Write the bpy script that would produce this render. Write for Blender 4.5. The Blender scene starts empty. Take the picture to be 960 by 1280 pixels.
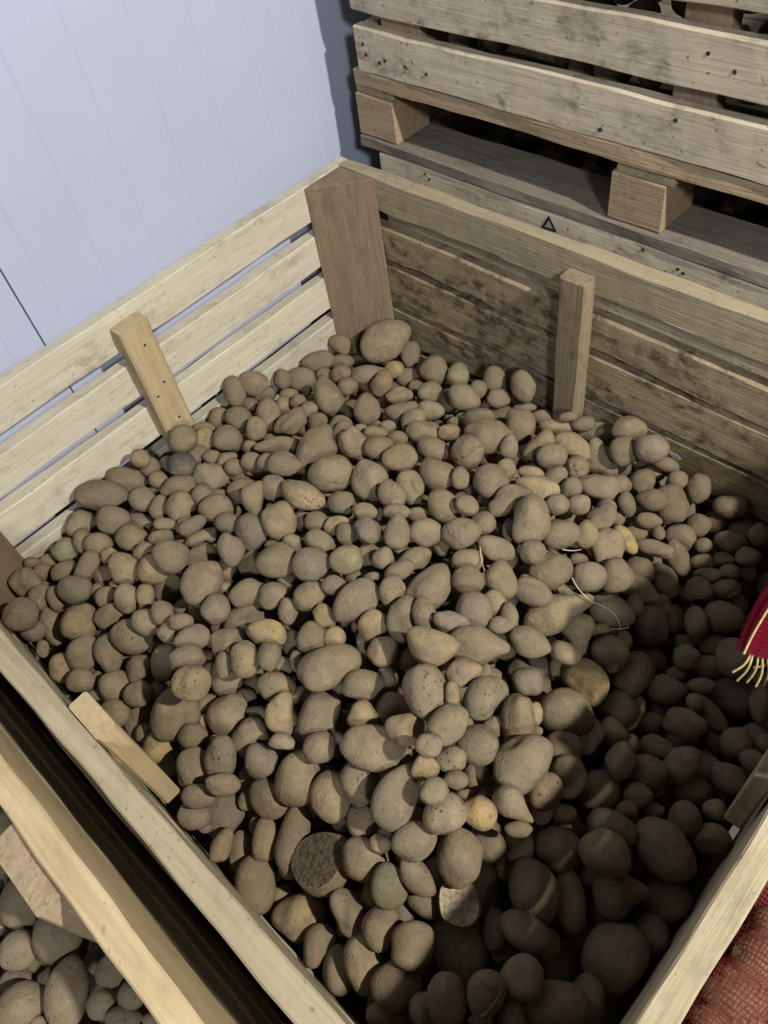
import bpy, bmesh, math, random
import numpy as np
from mathutils import Matrix, Vector, Quaternion

HEAP = """
2316 -1499 -801 236 190 170 -342 -35 33 -361 -60 B|very large egg-shaped potato in shade near the right rim
2016 -1745 -803 262 188 170 -469 -9 -39 168 80 b|very big dark potato directly below the cut face
1888 -1316 -559 232 183 170 -396 -88 2 -293 -35 M|large double-lobed potato low in the heap
2274 -1199 -761 241 166 157 -490 -77 -16 61 50 B|very large one-eyed oval potato in the shade
1602 -1840 -725 232 186 170 362 62 49 336 -45 Q|big torn dark-cut potato with a ragged side
2083 -1523 -713 222 163 155 463 33 43 -181 80 -|large flat-fronted potato in the shade
1705 -1610 -500 220 154 146 282 84 10 404 -70 B|big egg-shaped potato leaning below the long smooth one
1574 -1556 -505 250 148 141 -473 -67 -73 -128 12 B|long smooth potato slanting down beside the knobbly yellowish one
1295 -1458 -512 255 151 144 -425 -102 -75 -230 -15 B|long fat potato lying level in the middle of the heap
2271 -1704 -697 207 144 137 -466 -28 3 -179 0 -|big half-lit bottom potato cut by the photo edge
1901 -1602 -610 185 147 140 -437 -12 -62 234 95 -|large oval brown potato just above the pale cut-faced potato
1863 -1064 -697 207 170 162 486 98 38 56 25 -|large oval brown potato just below and left of the large yellowish shadow-edge potato
1668 -840 -607 269 153 145 -422 -134 -5 -232 -20 yp|yellowish pear-shaped potato lying on its side
1610 -1979 -868 194 175 166 461 24 69 180 0 y|big round tan potato near the near rim
1611 -1369 -375 193 139 132 458 36 106 -166 80 F|freckled egg-shaped potato standing on end
2244 -1362 -760 169 159 151 465 62 -12 172 0 p|large round brown potato just to the left of the bright-edged shaded potato
1959 -1923 -703 159 143 136 -464 -18 -38 -180 0 -|large round brown potato just below and right of the tall egg-shaped tan potato
1638 -1166 -405 216 130 123 463 112 51 143 5 p|bottle-shaped potato with a narrow neck
1462 -2009 -824 201 145 137 466 -34 82 -158 85 -|large smooth near-rim potato standing against the near board
1398 -1729 -657 190 165 156 -268 -97 -35 -409 -70 y|large round tan potato below the centre
1343 -1570 -596 194 161 153 -305 -109 -35 -380 -60 -|large dusty potato below the long fat one
2169 -1336 -668 167 135 129 -491 -70 -10 -66 25 y|large oval yellowish potato, second to the left of the very large one-eyed potato
1480 -1856 -758 249 128 122 -435 32 -83 229 100 l|long dimpled potato standing beside the torn one
1742 -1288 -392 169 135 128 378 107 5 309 -40 N|broad bite-notched potato below the centre of the heap
1854 -1940 -752 188 137 131 -474 14 -50 151 80 y|tall egg-shaped tan potato close to the bottom
2345 -1279 -866 170 146 138 -478 -65 19 -131 10 y|bright-edged shaded potato close to the near rim
2084 -1869 -615 151 122 116 -452 4 -31 211 90 -|large oval brown potato just below the very big dark potato
1689 -985 -814 234 187 170 467 72 88 -139 70 big|big mottled potato standing on end
1383 -1085 -436 204 154 146 -368 -141 -20 -306 -40 V|heart-shaped dusty brown potato in the middle of the heap
945 -1854 -662 209 169 161 -248 -124 -63 -411 -70 -|big flat dusty potato above the plank cleat
265 -140 -686 291 212 170 -361 -211 -45 -271 -35 hero|large oval corner-post potato lying at the foot of the post
1461 -703 -454 187 173 164 -423 -76 -141 212 90 N|large brown potato notched on one side
1849 -935 -728 202 166 158 -487 -101 -53 15 40 Y|large smooth yellowish potato
2064 -1392 -738 159 155 147 465 66 7 171 0 -|large round brown potato just above and right of the large flat-fronted shaded potato
1941 -1838 -648 141 136 129 464 28 37 179 0 -|large round brown potato just to the left of the very big dark potato
717 -1512 -537 212 155 147 315 149 75 351 -50 -|big oblong dusty potato sloping down
1216 -1253 -477 205 140 133 389 132 54 279 -30 -|large long brown potato, second below the round greenish potato
2188 -593 -937 218 168 160 483 125 4 37 25 big|big brown potato in shade below the red tassel
2125 -1623 -666 153 115 110 -497 -38 -21 -35 35 -|large oval brown potato just below the large flat-fronted shaded potato
2181 -1711 -637 133 128 121 466 32 7 178 0 -|large round brown potato just above and left of the big half-lit bottom potato
1545 -1269 -365 171 128 122 473 100 74 106 15 yk|large kidney-shaped yellowish potato just above the freckled egg-shaped potato
1805 -1661 -540 157 125 119 -428 -60 -37 -248 -20 -|large oval brown potato just below the big leaning egg-shaped potato
1959 -1674 -680 141 136 129 465 44 28 177 0 O|pale cut-faced round potato, its rough cut side up
2155 -1464 -767 210 104 98 461 41 38 -186 80 -|large long brown potato just to the right of the large flat-fronted shaded potato
760 -924 -505 208 174 165 410 160 87 221 -15 X|large star-cut potato, the cut near its lower edge
1927 -782 -820 193 156 148 328 105 -56 358 -60 g|grey rough-skinned potato at the shadow edge
1522 -1705 -651 181 143 136 468 -2 92 -151 80 y|large smooth tan potato half under a rounder one
2054 -1171 -800 178 155 147 -464 -85 0 -166 0 b|large oval brown potato, second below the small round pale potato
2143 -1796 -602 133 112 106 449 6 28 -218 90 -|mid-sized oval brown potato just below and right of the very big dark potato
1834 -1569 -477 152 126 120 382 74 18 313 -40 E|large oval brown potato just to the left of the bright yellow round potato
2224 -1573 -918 166 148 140 442 29 28 -230 90 b|large oval brown potato just to the left of the very large shaded egg-shaped potato
1776 -1362 -510 147 139 132 -461 -86 -37 -169 0 -|large round brown potato just above and left of the large double-lobed potato
1073 -1746 -689 174 157 149 449 -28 126 -179 90 -|large round brown potato just above and left of the potato with the pale bump
1700 -1761 -665 158 146 138 484 35 64 102 20 -|large round brown potato just to the right of the big torn dark-cut potato
1764 -667 -733 191 133 126 477 131 38 65 20 -|large oval brown potato just to the right of the pear-shaped potato
1589 -758 -550 179 151 143 420 146 9 229 -20 -|large oval brown potato just above the pear-shaped potato
582 -850 -547 229 156 148 -374 -177 -71 -272 -30 L|big knobbly potato with several bumps
1838 -1854 -691 130 124 118 455 -12 55 -200 90 -|mid-sized round brown potato just above the tall egg-shaped tan potato
888 -1302 -501 179 142 135 413 130 97 230 -15 -|large oval brown potato, second to the left of the round greenish potato
1799 -1209 -592 202 107 102 428 43 91 -238 95 yl|large lumpy yellowish potato just above the large double-lobed potato
1727 -1415 -368 139 114 108 350 100 7 343 -50 y|mid-sized oval yellowish potato just below and right of the freckled egg-shaped potato
1574 -1640 -581 146 132 125 -450 2 -92 197 90 R|large round brown potato just above and right of the large smooth half-covered potato
2239 -970 -878 178 130 124 463 94 -22 161 0 b|large oval brown potato just below the large yellowish shaded potato
1136 -1920 -656 162 149 141 453 -41 117 -173 90 X|large round brown potato just below and right of the yellow potato by the plank
1800 -1772 -635 137 116 110 453 -6 63 -202 90 G|greenish yellow potato in the lower part of the heap
1745 -1885 -728 149 113 107 -473 12 -63 150 80 l|large lumpy brown potato just to the right of the big round tan potato
1937 -1424 -542 159 98 93 -494 -61 -46 -3 40 p|mid-sized long brown potato just to the right of the bright yellow round potato
1046 -1762 -446 142 132 126 379 103 99 292 -30 yE|large round yellowish potato just above and right of the big flat dusty potato
1962 -1584 -802 207 123 117 -466 -22 -50 173 80 b|large long brown potato just above and right of the pale cut-faced potato
760 -1059 -490 193 135 128 -462 -110 -140 -70 25 yE|potato with dark pitted eyes
1841 -800 -742 155 151 144 459 124 10 154 0 -|large round brown potato just above and left of the grey rough-skinned potato
89 -1505 -555 229 142 135 427 108 170 165 5 bigoval|big oval tan potato lying by the pale slats
890 -860 -517 195 151 143 440 53 169 -158 80 -|large oval brown potato just to the right of the star-cut potato
1247 -1944 -798 160 152 144 453 41 100 181 0 gb|large round greyish potato, second to the left of the long dimpled potato
2184 -945 -802 160 117 111 -386 -89 50 -301 -40 y|large yellowish potato in shade near the right plank
1542 -1083 -425 148 126 119 480 105 82 37 30 g|bluish grey oval potato
2147 -1254 -730 175 125 118 487 76 7 85 20 -|large oval brown potato just to the left of the very large one-eyed potato
1985 -1221 -693 157 125 119 -437 -52 -69 227 90 -|large oval brown potato just to the right of the large double-lobed potato
1386 -1224 -448 184 110 104 258 133 -12 407 -75 -|large long brown potato just below and left of the heart-shaped potato
1417 -1442 -510 152 117 111 -438 -96 -68 -211 -10 -|large oval brown potato just below and right of the long fat level potato
1355 -1818 -730 161 135 128 -479 -35 -96 -103 20 -|large oval brown potato just below and left of the large round tan potato
426 -1862 -641 176 153 145 232 157 80 406 -70 y|large potato, one side tan and the other in shadow, near the edge
1627 -1476 -435 130 115 110 458 82 59 172 0 yl|mid-sized lumpy yellowish potato just above and right of the long smooth slanting potato
1958 -912 -825 159 152 145 -462 -108 -2 -159 0 -|large round brown potato just above the small round pale potato
1206 -1851 -614 166 120 114 -444 39 -114 197 95 gF|large oval greyish potato just below and left of the potato with the pale bump
1253 -1647 -584 165 112 106 456 -9 120 -166 85 yk|large kidney-shaped yellowish potato just above and right of the potato with the pale bump
1288 -1774 -644 137 127 121 453 58 96 179 0 g|large round greyish potato just below the potato with the pale bump
314 -1980 -549 153 149 142 424 74 172 188 0 g|big round grey potato beside the brown post at the edge
1712 -1994 -829 145 107 101 -411 39 -51 277 110 -|mid-sized oval brown potato just below and right of the big round tan potato
1683 -1012 -550 157 112 107 -478 -112 -54 -76 20 -|large oval brown potato just above the big mottled potato
2325 -1629 -766 151 114 108 -441 -30 -18 234 90 -|large oval brown potato just to the right of the big half-lit bottom potato
1061 -691 -513 184 145 138 -465 -137 -109 -56 25 k|large kidney-shaped brown potato just above and right of the potato with the long hollow
764 -1181 -517 162 149 142 431 8 172 -187 90 y|large round yellowish potato just below and left of the potato with dark pitted eyes
1872 -592 -821 163 141 134 -424 -92 -99 229 90 g|large oval greyish potato just above the dark scabbed potato
2142 -544 -802 146 135 128 419 107 82 -237 90 -|large round brown potato just above the big potato below the tassel
2131 -827 -814 155 117 111 479 112 -1 91 15 y|large oval yellowish potato just above the large yellowish shaded potato
2060 -1078 -723 149 106 101 317 81 -51 374 -65 -|mid-sized oval brown potato just below the small round pale potato
1849 -1713 -605 157 86 81 494 22 58 -48 55 -|mid-sized long brown potato just to the right of the greenish yellow potato
2307 -880 -834 142 112 107 489 105 4 -3 35 -|mid-sized oval brown potato just to the right of the large yellowish shaded potato
2360 -1382 -854 133 127 121 465 54 -22 173 0 -|large round brown potato just above and right of the very large shaded egg-shaped potato
1656 -536 -626 174 143 136 -319 -143 58 -353 -60 l|large lumpy brown potato, fourth below and left of the big lumpy shaded potato
2352 -1068 -840 143 107 101 440 78 -41 221 -15 y|mid-sized oval yellowish potato just to the right of the very large one-eyed potato
998 -1248 -492 147 137 130 443 118 103 171 0 g|large round greyish potato just to the left of the round greenish potato
1962 -1309 -649 140 127 120 -464 -80 -15 -168 0 yE|large round yellowish potato just below and right of the large double-lobed potato
2039 -422 -809 153 134 128 -457 -143 16 -142 0 -|large oval brown potato, third above the big potato below the tassel
641 -1779 -617 170 148 140 461 52 155 104 20 S|scabby round potato with a rough yellowish patch
1318 -868 -459 150 129 123 -448 -144 -64 -157 0 -|large oval brown potato, second above and right of the heart-shaped potato
1193 -1740 -679 153 141 134 -450 24 -117 182 90 K|potato with a pale bump on its face
1091 -562 -495 156 148 141 419 68 168 -204 90 Z|cracked potato split open across its face
1252 -636 -474 159 142 135 412 169 32 226 -20 -|large round brown potato just below and right of the cracked potato
1599 -873 -528 162 108 102 475 125 60 72 20 -|large long brown potato just above and left of the pear-shaped potato
1066 -419 -550 199 163 154 426 178 52 185 -10 l|large lumpy brown potato just above and right of the cracked potato
566 -1508 -513 151 140 133 431 106 142 181 0 -|large round brown potato just above and left of the big oblong dusty potato
1703 -196 -700 179 150 142 -431 -123 -117 188 80 l|big lumpy potato in shade by the far slats
2126 -1036 -782 145 118 113 476 96 -2 120 10 -|large oval brown potato just to the left of the large yellowish shaded potato
1411 -1909 -767 170 92 88 -447 35 -88 204 95 y|mid-sized long yellowish potato just to the left of the long dimpled potato
1430 -838 -484 166 105 100 -471 -131 -77 -73 20 -|large long brown potato just below and left of the large notched potato
323 -552 -666 221 139 132 442 71 191 -114 70 l|large lumpy brown potato, fourth above the big knobbly potato
1888 -1499 -526 114 109 103 -463 -68 -31 -173 0 Y|bright yellow round potato low in the heap
1741 -613 -611 142 135 128 423 91 116 -223 90 -|large round brown potato, second above and right of the pear-shaped potato
1801 -1997 -814 148 116 110 458 -26 50 -193 90 -|large oval brown potato just to the left of the tall egg-shaped tan potato
1685 -695 -576 140 123 116 -455 -143 -23 -149 0 -|large oval brown potato just above and right of the pear-shaped potato
1048 -1596 -554 141 127 121 -292 -130 -53 -381 -60 y|large round yellowish potato just below and left of the bright yellow oval potato
1352 -663 -470 200 106 100 -414 -165 -25 -226 -20 L|large long brown potato just above and left of the large notched potato
532 -1921 -653 159 131 124 -427 68 -154 197 100 -|large oval brown potato just below the large half-shadowed potato
693 -1264 -544 158 135 128 -446 -14 -173 146 80 g|large oval greyish potato, second below and left of the potato with dark pitted eyes
2027 -747 -841 140 122 116 461 119 -8 154 0 -|large oval brown potato just to the right of the grey rough-skinned potato
1483 -337 -627 195 121 115 -466 -160 -61 -58 20 -|large long brown potato just below and right of the potato with the hollowed end
1194 -812 -479 162 129 122 -471 -110 -123 26 45 y|large oval yellowish potato just below and right of the potato with the long hollow
1740 -822 -695 176 134 127 447 82 99 -184 80 yp|large oval yellowish potato just below and right of the pear-shaped potato
1426 -1642 -567 118 115 109 -456 -68 -81 -177 0 -|mid-sized round brown potato just below the large dusty potato
1651 -1264 -395 128 99 94 -442 -108 -40 -204 -10 -|mid-sized oval brown potato just above and left of the bite-notched potato
1510 -921 -492 145 124 118 430 60 129 -212 90 -|large oval brown potato just above and right of the bluish grey potato
1628 -1698 -658 120 108 102 452 -6 82 -198 90 -|mid-sized round brown potato just below and right of the large smooth half-covered potato
1086 -1173 -467 133 124 118 444 124 94 168 0 G|round greenish potato left of the centre
1534 -638 -534 153 126 120 -451 -153 -36 -148 0 -|large oval brown potato just below and right of the large notched potato
69 -1382 -602 215 155 147 446 92 179 103 20 b|large oval brown potato just above and right of the big oval potato by the slats
405 -1630 -599 167 133 127 -462 -54 -173 -63 30 yl|large lumpy yellowish potato, third to the right of the greenish potato below the slats
1064 -1323 -514 145 116 111 385 132 69 282 -30 y|large oval yellowish potato just below and left of the round greenish potato
1511 -1424 -557 131 125 119 457 87 65 172 0 -|large round brown potato just below and left of the freckled egg-shaped potato
1558 -132 -548 145 132 125 -446 -184 -22 -130 0 g|round grey far potato resting at the far slats
1036 -1493 -545 148 110 104 -459 -85 -116 -137 10 Y|bright yellow oval potato lying level
1934 -1517 -667 119 110 105 464 61 25 174 0 -|mid-sized round brown potato just below the bright yellow round potato
2277 -1073 -807 117 112 107 -429 -75 -49 241 90 -|mid-sized round brown potato just above and right of the very large one-eyed potato
1396 -171 -693 196 128 122 444 125 128 -143 70 Lb|large long brown potato just to the right of the potato with the hollowed end
892 -1464 -662 187 149 142 -467 -76 -129 -97 20 Lb|large oval brown potato just above and left of the bright yellow oval potato
195 -1536 -587 160 140 133 404 124 149 222 -10 g|large oval greyish potato just below and right of the big oval potato by the slats
1221 -935 -460 129 121 115 446 140 74 160 0 -|mid-sized round brown potato just below the potato with the long hollow
1064 -222 -665 161 151 143 -415 -86 -168 207 90 -|large round brown potato, second above and right of the cracked potato
608 -1869 -653 157 115 109 455 -36 160 -127 80 -|large oval brown potato just below and left of the scabby potato
1168 -1592 -598 143 112 107 -450 -80 -100 -177 0 y|mid-sized oval yellowish potato just above and left of the large dusty potato
905 -712 -509 159 119 113 445 155 96 138 5 y|large oval yellowish potato just above the potato with the long hollow
693 -749 -532 175 120 114 461 99 161 -37 50 yl|large lumpy yellowish potato just above and right of the star-cut potato
331 -1806 -602 140 132 125 426 86 163 186 0 g|large round greyish potato just above the large half-shadowed potato
706 -1917 -672 136 129 122 -438 -64 -143 -184 0 -|large round brown potato, second below the scabby potato
1445 -990 -471 127 119 113 -452 -131 -57 -160 0 -|mid-sized round brown potato just above the bluish grey potato
1917 -1156 -704 142 107 101 -475 -92 -22 -124 10 y|mid-sized oval yellowish potato just above and right of the large double-lobed potato
1312 -1283 -484 125 104 98 -338 -132 -27 -343 -50 y|mid-sized oval yellowish potato just above and right of the long fat level potato
1884 -1726 -733 141 108 103 493 30 46 62 30 -|mid-sized oval brown potato just to the left of the pale cut-faced potato
1388 -1323 -500 115 112 106 453 102 74 170 0 y|mid-sized round yellowish potato just to the right of the long fat level potato
1817 -406 -824 163 115 110 -452 -118 -90 154 70 b|large oval brown potato, fourth below the big lumpy shaded potato
2235 -1404 -873 153 131 125 438 44 36 -234 90 b|large oval brown potato just above the very large shaded egg-shaped potato
824 -1539 -563 127 120 114 -440 19 -156 179 90 -|mid-sized round brown potato just below and right of the big oblong dusty potato
1473 -153 -605 149 127 121 412 109 147 -216 90 -|large oval brown potato just to the left of the round grey far potato
1173 -1423 -525 130 107 102 -441 -3 -137 191 90 -|mid-sized oval brown potato just above and left of the long fat level potato
1157 -1000 -450 136 107 102 445 52 151 -161 80 -|mid-sized oval brown potato, second below the potato with the long hollow
1033 -795 -505 163 105 100 453 77 155 -123 70 D|yellowish potato with a long hollow in its side
1970 -1984 -766 140 81 77 -464 -11 -38 -181 0 -|mid-sized long brown potato, second below and right of the tall egg-shaped tan potato
1470 -1510 -515 110 104 98 -456 -81 -74 -174 0 yl|mid-sized lumpy yellowish potato just above and left of the long smooth slanting potato
796 -241 -643 167 134 127 -457 -160 -115 -50 25 -|large oval brown potato just below the greenish potato at the far slats
2061 -1656 -740 137 78 74 -447 -16 -41 219 90 b|mid-sized long brown potato just above and right of the very big dark potato
1801 -1564 -396 96 86 82 -462 -68 -45 -173 0 -|mid-sized round brown potato just to the right of the big leaning egg-shaped potato
706 -1362 -529 142 110 104 -458 -21 -170 104 70 g|mid-sized oval greyish potato just above and right of the big oblong dusty potato
186 -1156 -479 147 130 124 -402 -154 -137 -214 -10 -|large oval brown potato just to the left of the orange-yellow potato
568 -551 -591 149 140 133 -416 -46 -192 193 90 -|large round brown potato, second above and right of the big knobbly potato
1300 -222 -627 184 115 109 464 164 81 38 25 y|large long yellowish potato just above the potato with the hollowed end
1351 -1975 -842 150 105 100 -457 37 -90 178 90 b|mid-sized oval brown potato just above the smooth near-rim potato
957 -1953 -730 119 117 111 446 51 125 182 0 Y|small bright yellow potato by the plank cleat
1298 -350 -575 143 127 121 445 173 47 142 0 -|large oval brown potato just above and left of the potato with the hollowed end
373 -1343 -570 151 134 128 -442 1 -188 139 80 y|large oval yellowish potato, second below the wet dark glossy potato
856 -1421 -575 157 103 98 413 119 103 233 -15 -|mid-sized long brown potato, second above and left of the bright yellow oval potato
509 -1271 -535 149 129 123 -430 -125 -135 -177 0 -|large oval brown potato, second below and right of the wet dark glossy potato
968 -66 -631 150 137 130 410 92 177 -205 90 b|large round brown potato just to the right of the greenish potato at the far slats
954 -1653 -695 190 127 121 465 -6 139 -120 75 b|large long brown potato, third below and left of the bright yellow oval potato
1227 -1960 -644 120 96 91 -451 -43 -108 -181 0 -|mid-sized oval brown potato, second below and right of the yellow potato by the plank
245 -1004 -576 148 139 132 -424 -146 -138 -173 0 -|large round brown potato just to the right of the orange-yellow potato
956 -1729 -469 142 103 98 424 89 120 220 -10 -|mid-sized oval brown potato just above the big flat dusty potato
901 -1667 -490 137 103 98 401 106 111 256 -20 g|mid-sized oval greyish potato just below the big oblong dusty potato
2273 -759 -850 115 106 101 462 111 -30 154 0 -|mid-sized round brown potato just below the big potato below the tassel
510 -1579 -576 139 131 124 464 58 167 62 30 y|large round yellowish potato, second to the left of the big oblong dusty potato
1298 -1175 -447 126 106 101 -435 -30 -139 200 90 -|mid-sized oval brown potato just to the left of the heart-shaped potato
1768 -940 -622 126 91 86 479 114 43 74 20 y|mid-sized oval yellowish potato just above and left of the large yellowish shadow-edge potato
308 -1931 -704 167 108 103 -450 45 -174 122 80 b|large long brown potato just to the left of the large half-shadowed potato
1057 -1858 -656 119 102 97 447 58 117 181 0 -|mid-sized oval brown potato just below and right of the big flat dusty potato
1073 -1049 -452 119 112 106 443 135 91 165 0 gl|mid-sized lumpy greyish potato just above and right of the round greenish potato
2045 -859 -899 139 100 95 -462 -107 7 -158 0 b|mid-sized oval brown potato just to the right of the small round pale potato
1580 -459 -597 149 108 103 317 152 -58 351 -60 l|mid-sized lumpy brown potato, second below and right of the potato with the hollowed end
1523 -1167 -407 143 82 78 482 94 90 19 35 gl|mid-sized lumpy greyish potato just below and left of the bluish grey potato
789 -1768 -640 159 98 93 -419 56 -142 227 105 -|mid-sized long brown potato just below and right of the scabby potato
343 -1173 -566 157 115 109 434 127 145 157 5 -|large oval brown potato just to the right of the wet dark glossy potato
1849 -49 -747 147 106 101 -451 -174 5 -129 0 b|mid-sized oval brown potato just to the right of the big lumpy shaded potato
637 -1178 -476 155 97 92 -410 12 -182 220 100 yk|mid-sized kidney-shaped yellowish potato, second to the left of the potato with dark pitted eyes
798 -1939 -792 175 147 140 -449 49 -135 166 90 b|large oval brown potato just to the left of the big flat dusty potato
1278 -1895 -584 118 83 79 452 48 104 181 0 -|mid-sized oval brown potato, second below and left of the potato with the pale bump
525 -123 -728 163 156 148 411 69 194 -197 90 -|large round brown potato just to the left of the greenish potato at the far slats
778 -1974 -681 116 107 101 -440 -56 -140 -184 0 -|mid-sized round brown potato, second to the left of the big flat dusty potato
608 -1005 -485 144 110 104 -444 -133 -133 -131 10 l|mid-sized lumpy brown potato just below and left of the big knobbly potato
810 -1890 -649 115 106 101 329 113 99 345 -45 -|mid-sized round brown potato just above and left of the big flat dusty potato
316 -1535 -603 149 131 125 452 77 170 103 20 y|large oval yellowish potato, second below and right of the big oval potato by the slats
1983 -1455 -701 124 99 94 -443 -31 -59 222 90 -|mid-sized oval brown potato just above the large flat-fronted shaded potato
364 -789 -595 165 110 105 -345 -189 -62 -302 -40 l|large lumpy brown potato just above and left of the big knobbly potato
932 -1591 -600 134 129 122 -443 -87 -118 -179 0 -|large round brown potato just to the left of the bright yellow oval potato
2107 -929 -843 140 91 87 -475 -103 2 -117 10 b|mid-sized long brown potato just above and left of the large yellowish shaded potato
939 -1159 -509 139 104 98 -464 -106 -124 -90 20 -|mid-sized oval brown potato just above and left of the round greenish potato
529 -1709 -582 136 106 100 -450 26 -172 131 80 -|mid-sized oval brown potato just above the scabby potato
955 -593 -545 152 121 115 -464 -138 -120 -35 30 -|large oval brown potato just to the left of the cracked potato
1794 -1396 -649 112 91 86 -444 -29 -80 215 90 b|mid-sized oval brown potato just above the bright yellow round potato
60 -1609 -640 152 137 130 -353 -148 -131 -294 -30 b|large round brown potato just below and left of the big oval potato by the slats
1430 -58 -592 146 122 115 454 184 47 90 10 b|large oval brown potato just above and left of the round grey far potato
1760 -1449 -478 95 88 83 461 79 43 171 0 E|mid-sized round brown potato, second above and left of the bright yellow round potato
503 -1782 -632 143 110 105 413 96 143 223 -10 -|mid-sized oval brown potato just above and left of the scabby potato
2175 -728 -850 158 77 74 -480 -113 -34 76 50 -|mid-sized long brown potato just below and left of the big potato below the tassel
940 -1385 -556 127 102 97 -355 -138 -67 -317 -40 -|mid-sized oval brown potato just above the bright yellow oval potato
1383 -539 -515 168 108 103 -458 -158 -61 -106 10 yL|large long yellowish potato just above the large notched potato
1117 -1550 -521 110 94 90 -444 10 -137 185 90 -|mid-sized oval brown potato just below the bright yellow oval potato
1727 -50 -722 133 110 104 -411 -122 -128 223 90 b|mid-sized oval brown potato just above and right of the big lumpy shaded potato
62 -816 -570 160 119 113 -429 -29 -210 145 80 -|large oval brown potato, second above and right of the orange-yellow potato
1224 -2009 -704 114 101 96 -452 -37 -108 -181 0 -|mid-sized oval brown potato, third below and right of the yellow potato by the plank
2370 -1584 -921 131 114 108 439 34 15 -237 90 b|mid-sized oval brown potato just below the very large shaded egg-shaped potato
423 -917 -573 203 85 81 420 154 118 188 -5 l|large lumpy brown potato just to the left of the big knobbly potato
130 -1898 -620 140 120 114 460 16 193 27 40 l|large lumpy brown potato just above the big round grey potato
1756 -400 -689 164 78 74 -469 -154 -31 -77 15 l|mid-sized lumpy brown potato, second below the big lumpy shaded potato
1771 -232 -799 145 115 109 -470 -158 -34 -51 20 b|large oval brown potato just below the big lumpy shaded potato
1991 -998 -787 109 104 99 -432 -68 -76 230 90 y|small round pale potato
841 -524 -580 164 126 120 -449 -160 -100 -115 10 -|large oval brown potato, second above and left of the cracked potato
681 -1722 -549 130 109 103 -460 -58 -155 -103 20 -|mid-sized oval brown potato just above and right of the scabby potato
2267 -591 -869 145 84 80 -419 -107 -69 242 90 -|mid-sized long brown potato just to the right of the big potato below the tassel
1918 -653 -910 155 134 127 483 117 45 -25 40 Sb|dark scabbed potato with pale eyes
2211 -1786 -658 105 76 72 447 11 21 -222 90 -|mid-sized oval brown potato just to the left of the big half-lit bottom potato
1656 -265 -638 130 100 95 -450 -170 -16 -136 0 -|mid-sized oval brown potato just to the left of the big lumpy shaded potato
1981 -497 -799 129 91 87 -429 -107 -91 215 85 -|mid-sized oval brown potato just above and right of the dark scabbed potato
1912 -136 -804 138 98 93 -453 -164 9 -133 0 -|mid-sized oval brown potato just below and right of the big lumpy shaded potato
234 -1215 -544 137 116 110 437 120 159 139 10 W|wet dark glossy potato below the yellow batten
212 -788 -642 183 128 121 432 35 200 -147 80 -|large oval brown potato, third above and left of the big knobbly potato
1445 -1188 -416 129 87 83 -452 -47 -125 166 80 -|mid-sized long brown potato just below the heart-shaped potato
84 -489 -732 185 128 122 430 165 131 145 5 -|large oval brown potato, fifth above the big knobbly potato
1947 -1059 -772 125 97 92 434 62 77 -228 90 l|mid-sized lumpy brown potato just to the left of the small round pale potato
2089 -570 -884 144 100 95 459 128 -17 149 0 b|mid-sized oval brown potato just above and left of the big potato below the tassel
1017 -877 -485 136 109 104 454 70 156 -121 70 -|mid-sized oval brown potato just below and left of the potato with the long hollow
1340 -2004 -734 112 78 75 416 -59 84 -258 110 y|mid-sized oval yellowish potato just above and left of the smooth near-rim potato
733 -1834 -657 113 104 99 -445 44 -149 167 90 -|mid-sized round brown potato just below the scabby potato
1385 -927 -484 126 101 96 -450 -136 -59 -158 0 -|mid-sized oval brown potato just above and right of the heart-shaped potato
608 -1986 -660 119 97 92 -435 -61 -151 -185 0 -|mid-sized oval brown potato, third below the large half-shadowed potato
1734 -1494 -337 90 73 70 -460 -81 -51 -172 0 -|small oval brown potato just to the right of the long smooth slanting potato
1305 -50 -707 192 111 106 -454 -179 -54 -95 10 b|large long brown potato just above and right of the potato with the hollowed end
632 -1090 -515 143 123 117 -456 -113 -143 -93 20 -|large oval brown potato just to the left of the potato with dark pitted eyes
190 -1402 -594 134 117 111 -438 -105 -165 -143 10 -|mid-sized oval brown potato just to the right of the big oval potato by the slats
2148 -1116 -772 108 95 90 464 88 -10 164 0 -|mid-sized oval brown potato, second above and left of the very large one-eyed potato
799 -718 -524 142 114 108 -420 -167 -82 -197 -10 -|mid-sized oval brown potato, second above and right of the star-cut potato
533 -1571 -673 142 114 109 -311 -148 -84 -353 -50 b|mid-sized oval brown potato just to the left of the big oblong dusty potato
878 -994 -511 119 106 100 -439 -140 -101 -166 0 -|mid-sized oval brown potato just below the star-cut potato
289 -1285 -574 162 121 115 425 127 146 179 0 l|large lumpy brown potato just below the wet dark glossy potato
1777 -524 -768 169 109 103 -475 -140 -35 -60 20 -|large long brown potato, fourth above the dark scabbed potato
1732 -1514 -449 89 81 77 461 74 49 173 0 y|small round yellowish potato just above and right of the big leaning egg-shaped potato
62 -382 -722 187 125 118 -415 -181 -114 -179 -5 -|large long brown potato, second to the left of the large corner-post potato
276 -1722 -611 143 99 94 401 -75 171 -233 110 l|mid-sized lumpy brown potato just below and right of the greenish potato below the slats
2025 -628 -806 107 98 93 -459 -129 11 -149 0 -|mid-sized round brown potato just to the right of the dark scabbed potato
1993 -320 -808 133 89 85 456 151 -13 139 0 -|mid-sized long brown potato, fifth below and right of the big lumpy shaded potato
1810 -317 -796 153 92 87 -442 -120 -99 174 75 b|mid-sized long brown potato, third below the big lumpy shaded potato
58 -718 -600 152 128 122 -443 -138 -163 -93 20 -|large oval brown potato, third above and right of the orange-yellow potato
2046 -1916 -675 107 85 80 -454 10 -31 207 90 -|mid-sized oval brown potato just below and left of the very big dark potato
576 -1422 -605 157 102 97 370 141 101 288 -30 b|mid-sized long brown potato just above the big oblong dusty potato
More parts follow.
